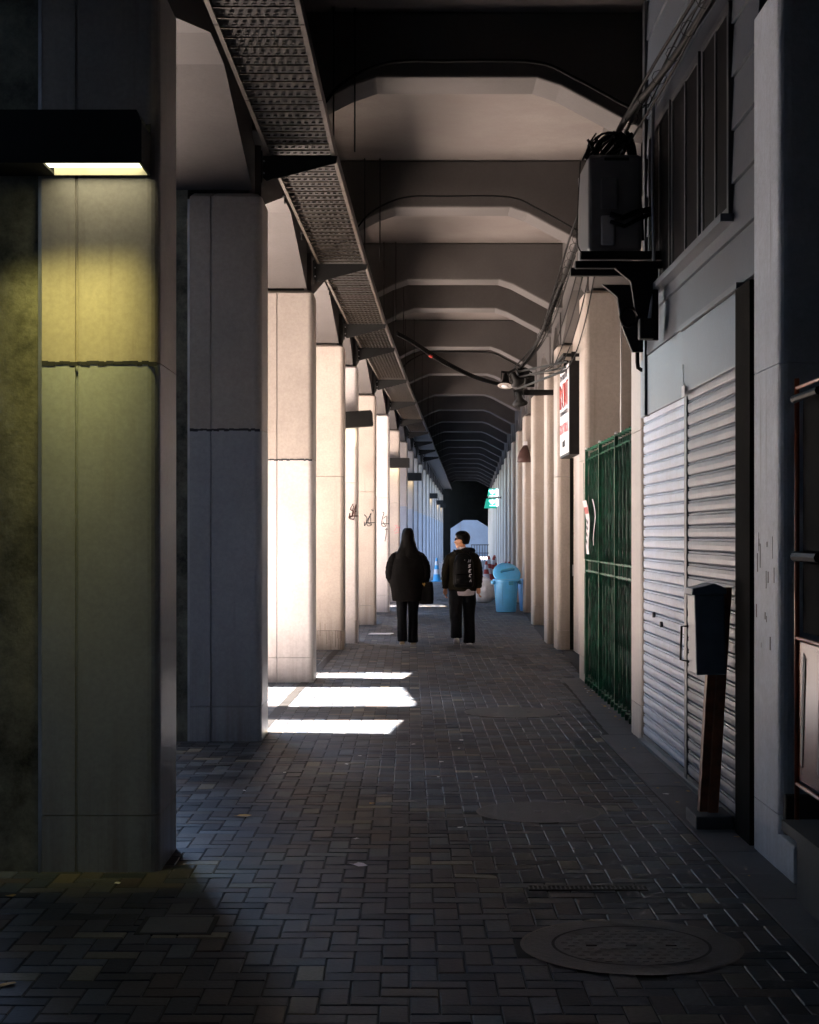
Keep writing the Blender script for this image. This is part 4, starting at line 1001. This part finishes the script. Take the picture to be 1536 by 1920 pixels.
# hidden person scale: ------------------------------------------------------------------ people
def remesh_body(mb, name, mat, par, vox=.009):
    o = mb.build(name, mat, par); md = o.modifiers.new('remesh', 'REMESH'); md.mode = 'VOXEL'; md.voxel_size = vox; md.use_smooth_shade = True
    s = o.modifiers.new('smooth', 'SMOOTH'); s.factor = .5; s.iterations = 3
    return o
def hand(mb, w_, d, side):
    """palm and curled fingers; w_ wrist position, d direction of forearm, side = thumb direction"""
    w_ = Vector(w_); d = Vector(d).normalized(); s = Vector(side).normalized(); nrm = d.cross(s).normalized()
    mb.tube([w_ - d*.02, w_ + d*.04, w_ + d*.085], [.026, .036, .034], 10)
    for i, (o_, L) in enumerate(((.027, .075), (.009, .085), (-.009, .078), (-.026, .06))):
        b = w_ + d*.08 + s*o_
        mb.tube([b - d*.03, b + d*L*.4 + nrm*.006, b + d*L*.75 + nrm*.022, b + d*L*.85 + nrm*.045], [.0095, .009, .008, .0065], 8)
    mb.tube([w_ + d*.02 + s*.02, w_ + d*.05 + s*.05, w_ + d*.085 + s*.055], [.012, .010, .008], 8)
def head(mb, c, face, tilt=0):
    """skull, jaw, nose, ears; face = unit vector the face looks along"""
    c = Vector(c); f = Vector(face).normalized(); s = f.cross(Vector((0,0,1))).normalized()
    def blob(p, rx, ry, rz):
        k = 12; vs = []; fs = []
        for i in range(1, k):
            th_ = math.pi*i/k
            for j in range(16):
                ph = 6.2832*j/16; vs.append(p + s*rx*math.sin(th_)*math.cos(ph) + f*ry*math.sin(th_)*math.sin(ph) + Vector((0,0,rz*math.cos(th_))))
        for i in range(k-2):
            for j in range(16): fs.append((i*16+j, i*16+(j+1) % 16, (i+1)*16+(j+1) % 16, (i+1)*16+j))
        fs.append(tuple(range(16))); fs.append(tuple((k-2)*16+j for j in range(15, -1, -1)))
        mb.add(vs, fs)
    blob(c + Vector((0,0,.02)), .076, .095, .098); blob(c + f*.028 - Vector((0,0,.05)), .056, .062, .068); blob(c + f*.062 - Vector((0,0,.098)), .022, .02, .018)
    mb.tube([c + f*.085 + Vector((0,0,.012)), c + f*.108 - Vector((0,0,.022)), c + f*.092 - Vector((0,0,.034))], [.008, .014, .012], 8)
    blob(c + f*.086 - Vector((0,0,.055)), .022, .010, .007); blob(c + f*.084 - Vector((0,0,.068)), .019, .010, .007)
    for q in (-1, 1): blob(c + s*q*.078 - Vector((0,0,.008)), .009, .018, .030)
    blob(c + f*.078 + Vector((0,0,.020)), .05, .016, .010)
def body(H, legs, arms, headc, face, skin=M['skin'], par=None, shw=.19):
    mb = MB()
    mb.loft([(0,0,.82,.13,.09),(0,0,.90,.15,.10),(0,0,1.02,.125,.085),(0,0,1.20,.145,.09),(0,0,1.31,.15,.085),(0,0,1.38,.11,.07),(0,.0,1.46,.06,.055)], 20)
    mb.tube([(0,0,1.40), (headc[0]*.6, headc[1]*.6, 1.48), (headc[0], headc[1], headc[2]-.05)], [.062, .054, .05], 12)
    for hip, knee, ank, toe in legs:
        mb.tube([hip, Vector(hip).lerp(Vector(knee), .5), knee, Vector(knee).lerp(Vector(ank), .35), ank], [.085, .072, .052, .054, .034], 12)
        mb.tube([Vector(ank) - Vector((0,0,.0)), Vector(ank).lerp(Vector(toe), .6) , toe], [.034, .034, .02], 10)
    for sh_, el, wr, side in arms:
        mb.tube([sh_, Vector(sh_).lerp(Vector(el), .4), el, Vector(el).lerp(Vector(wr), .3), wr], [.040, .040, .036, .035, .026], 12)
        hand(mb, wr, Vector(wr)-Vector(el), side)
    head(mb, headc, face)
    return remesh_body(mb, 'body', skin, par)
def folds(o, amp, freq, seed=0):
    for v in o.data.vertices:
        c = v.co; n_ = noise.noise(Vector((c.x*freq*1.6, c.y*freq*1.6, c.z*freq*.55 + seed)))
        r_ = Vector((c.x, c.y, 0)); 
        if r_.length > .01: v.co += r_.normalized() * n_ * amp
def cloth(rings, name, mat, par, n=36, sub=1, amp=.012, freq=5, seed=0, cap=True):
    # densify
    rr_ = []
    for a, b in zip(rings, rings[1:]):
        for k in range(4): rr_.append(tuple(a[i] + (b[i]-a[i])*k/4 for i in range(len(a))))
    rr_.append(rings[-1])
    o = MB().loft(rr_, n, cap).build(name, mat, par, smooth=True); folds(o, amp, freq, seed)
    s = o.modifiers.new('sub', 'SUBSURF'); s.levels = sub; s.render_levels = sub
    return o
def sleeve(pts_, rs, name, mat, par, seed=0):
    P = curve_pts(pts_, 6); m = len(P); rr_ = []
    for i in range(m):
        t = i/(m-1)*(len(rs)-1); k = min(int(t), len(rs)-2); rr_.append(rs[k] + (rs[k+1]-rs[k])*(t-k) + .004*math.sin(i*2.4+seed))
    return MB().tube(P, rr_, 16).build(name, mat, par, smooth=True)
def shoe(loc, par, mat, rx=0, name='shoe'):
    o = MB().loft([(0,.03,0,.040,.125,2.6),(0,.03,.02,.045,.13,2.6),(0,.025,.05,.043,.115,2.4),(0,-.03,.075,.038,.06),(0,-.045,.11,.036,.045)], 20).build(name, mat, par, smooth=True)
    o.location = loc; o.rotation_euler = (rx, 0, 0); return o
PD = 24.42
# --- woman
wo = empty('person', (Px(765, PD), PD, LOW), 'person with long black hair in wide black coat walking away, tote bag at right', 'person', 'people walking away')
ll = [((-.09,0,.86),(-.085,-.02,.48),(-.08,-.08,.10),(-.09,.06,.03)), ((.09,0,.86),(.07,.10,.48),(.075,.04,.08),(.085,.20,.03))]
aw = [((-.165,0,1.33),(-.26,-.02,1.10),(-.22,.09,.90),(1,0,0)), ((.165,0,1.33),(.265,-.02,1.10),(.25,.01,.87),(0,1,0))]
body(1.7, ll, aw, (0,.01,1.60), (0.1,1,0), par=wo)
cloth([(0,0,.66,.255,.17),(0,0,.72,.265,.18),(0,0,.86,.285,.19),(-.0,0,1.0,.32,.19),(0,0,1.12,.335,.185),(0,0,1.22,.315,.175),(0,0,1.32,.265,.155),(0,0,1.40,.185,.125),(0,0,1.46,.10,.09)], 'coat', M['coat'], wo, amp=.02, freq=4, seed=3)
sleeve([(-.10,0,1.375),(-.20,0,1.31),(-.255,-.01,1.19),(-.275,-.02,1.05),(-.235,.05,.93)], [.05,.085,.095,.085,.058], 'sleeve', M['coat'], wo)
sleeve([(.10,0,1.375),(.20,0,1.31),(.26,-.01,1.19),(.28,-.02,1.05),(.25,0,.90)], [.05,.085,.095,.085,.06], 'sleeve', M['coat'], wo, 1)
cloth([(0,-.055,1.10,.15,.045),(0,-.085,1.2,.165,.06),(0,-.085,1.30,.20,.075),(0,-.07,1.38,.19,.085),(0,-.045,1.48,.135,.10),(0,-.03,1.58,.108,.115),(0,-.02,1.66,.10,.12),(0,-.01,1.72,.082,.105),(0,0,1.755,.045,.06)], 'hair', M['hair'], wo, amp=.012, freq=12, seed=1)
for k, (a, b) in enumerate((((-.10,.0,.82), (-.09,-.07,.10)), ((.085,.02,.82), (.08,.03,.08)))):
    mx_, my_ = (a[0]+b[0])/2, (a[1]+b[1])/2 + (.02 if k == 0 else .05)
    cloth([(b[0],b[1],b[2]-.04,.085,.095),(b[0],b[1],b[2]+.1,.078,.085),(mx_,my_,.45,.080,.085),(a[0],a[1],.70,.098,.11),(a[0]*.8,a[1],.92,.11,.12)], 'trouser_leg', M['denim'], wo, amp=.012, freq=9, seed=k*7)
shoe((-.09,-.06,.015), wo, M['shoe'], R(-14)); shoe((.085,.06,.0), wo, M['shoe'])
wo.scale = (.93, 1, 1)
bg_ = empty('tote_bag', (Px(800, PD-.02), PD-.05, LOW+.62), 'black tote bag with small pale patch hanging at the long haired walker\'s side', 'bag')
o = cloth([(0,0,0,.10,.045,3),(0,0,.06,.115,.06,3),(0,0,.2,.11,.06,3),(0,0,.34,.085,.035,3)], 'pouch', M['pack'], bg_, amp=.012, freq=8)
MB().tube(curve_pts([(-.06,0,.33),(-.07,0,.5),(-.03,0,.66),(.02,0,.5),(.03,0,.33)], 5), .009, 8).build('strap', M['pack'], bg_, smooth=True)
mb = MB()
for i in range(5): mb.box(-.075+.012*i, -.068+.012*i, -.064, -.060, .27+.012*((i*2) % 3), .31+.01*(i % 2))
mb.build('print', M['leaf'], bg_)
# --- man with backpack
ma = empty('person', (Px(867, PD+.05), PD+.05, LOW), 'person in olive jacket and sunglasses looking left, carrying a black backpack', 'person', 'people walking away')
ll = [((-.09,0,.86),(-.085,.02,.48),(-.09,-.16,.14),(-.09,-.05,.04)), ((.09,0,.86),(.09,.10,.48),(.10,.10,.08),(.11,.25,.03))]
am = [((-.165,0,1.32),(-.235,-.02,1.08),(-.25,.03,.85),(0,1,0)), ((.165,0,1.32),(.23,-.02,1.08),(.24,.03,.86),(0,1,0))]
body(1.7, ll, am, (-.01,.02,1.565), (-1,.12,-.05), par=ma)
cloth([(0,0,.80,.20,.13),(0,0,.86,.215,.14),(0,0,1.0,.215,.14),(0,0,1.2,.23,.145),(0,0,1.32,.235,.13),(0,0,1.39,.18,.11),(0,0,1.435,.095,.085)], 'jacket', M['olive'], ma, amp=.016, freq=6, seed=4)
sleeve([(-.10,0,1.365),(-.19,0,1.30),(-.23,-.01,1.17),(-.25,-.02,1.03),(-.25,.03,.86)], [.045,.07,.072,.066,.05], 'sleeve', M['olive'], ma)
sleeve([(.10,0,1.365),(.19,0,1.30),(.225,-.01,1.17),(.24,-.02,1.03),(.24,.03,.87)], [.045,.07,.072,.066,.05], 'sleeve', M['olive'], ma, 2)
cloth([(0,0,.74,.19,.125),(0,0,.80,.198,.135),(0,0,.86,.20,.13)], 'shirt_hem', M['shirt'], ma, amp=.012, freq=8)
cloth([(0,.0,1.41,.080,.075),(0,.005,1.45,.070,.068),(0,.01,1.475,.066,.064)], 'collar', M['shirt'], ma, amp=.002)
for k, (a, b) in enumerate((((-.10,0,.80), (-.095,-.13,.16)), ((.10,.02,.80), (.105,.09,.07)))):
    mx_, my_ = (a[0]+b[0])/2, (a[1]+b[1])/2 + .04
    cloth([(b[0],b[1],b[2]-.05,.088,.095),(b[0],b[1],b[2]+.1,.084,.09),(mx_,my_,.47,.092,.095),(a[0],a[1],.68,.105,.115),(a[0]*.8,a[1],.86,.115,.125)], 'trouser_leg', M['denim'], ma, amp=.012, freq=9, seed=k*5+2)
shoe((-.09,-.14,.05), ma, M['sneaker'], R(-38)); shoe((.11,.10,0), ma, M['sneaker'])
# hair cap, face to -x
hb = MB()
hb.loft([(.045,.02,1.505,.050,.070),(.035,.02,1.54,.072,.088),(.020,.02,1.60,.106,.104),(.004,.02,1.645,.116,.105),(0,.02,1.68,.098,.088),(0,.02,1.705,.065,.06),(0,.02,1.715,.02,.02)], 24)
ho = hb.build('hair', M['hair'], ma, smooth=True)
for v in ho.data.vertices: v.co += v.co.normalized()*0 + Vector((1,0,0))*noise.noise(v.co*30)*.004
s_ = ho.modifiers.new('sub', 'SUBSURF'); s_.levels = 1; s_.render_levels = 1
cloth([(.06,-.05,1.375,.11,.05),(.075,-.06,1.41,.125,.065),(.085,-.06,1.445,.10,.06),(.09,-.055,1.465,.05,.03)], 'hood', M['pack'], ma, amp=.012, freq=12, seed=9)
MB().box(-.112,-.100,-.045,.085,1.567,1.603).box(-.10,.03,-.062,-.057,1.585,1.597).build('sunglasses', M['black'], ma, bevel=.004)
# backpack
bp = empty('backpack', (Px(869, PD-.1), PD-.13, LOW+.88), 'black backpack with white vertical lettering on its right side', 'backpack')
cloth([(0,0,-.01,.13,.07,3),(0,0,.04,.155,.10,3),(0,0,.20,.160,.11,3),(0,0,.36,.145,.10,3),(0,.01,.46,.11,.075,2.6),(0,.02,.50,.06,.04,2.4)], 'sack', M['pack'], bp, amp=.012, freq=7, seed=5)
cloth([(0,-.09,.04,.115,.04,3),(0,-.10,.12,.125,.05,3),(0,-.09,.20,.11,.035,3)], 'front_pocket', M['pack'], bp, amp=.006, freq=9)
for q in (-1, 1): MB().tube(curve_pts([(q*.09,.04,.47),(q*.13,.10,.535),(q*.13,.20,.52)], 5), .018, 8).build('strap', M['pack'], bp, smooth=True)
LET = {'N': [[(-1,-1),(-1,1),(1,-1),(1,1)]], 'S': [[(1,1),(-1,.7),(-1,.1),(1,-.1),(1,-.8),(-1,-1)]], 'E': [[(1,1),(-1,1),(-1,-1),(1,-1)], [(-1,0),(.6,0)]], 'C': [[(1,1),(-1,.6),(-1,-.6),(1,-1)]], 'A': [[(-1,-1),(0,1),(1,-1)], [(-.5,0),(.5,0)]], 'U': [[(-1,1),(-1,-1),(1,-1),(1,1)]]}
mb = MB()
for i, ch in enumerate('NSECA'):
    cz = .385 - i*.072; 
    for p in LET[ch]:
        mb.tube([(.085 + .004*(i > 1)*i + .0 + a*.013 + b*.006, -.117 - (.018 if cz < .23 else 0), cz + b*.020) for a, b in p], .0045, 5)
mb.tube([(.012,-.118,.40),(.020,-.118,.40)], .006, 5)
mb.build('lettering', M['white'], bp)

for o in list(bpy.data.objects):
    if o.get('label') == 'x': print('UNLABELLED', o.name)
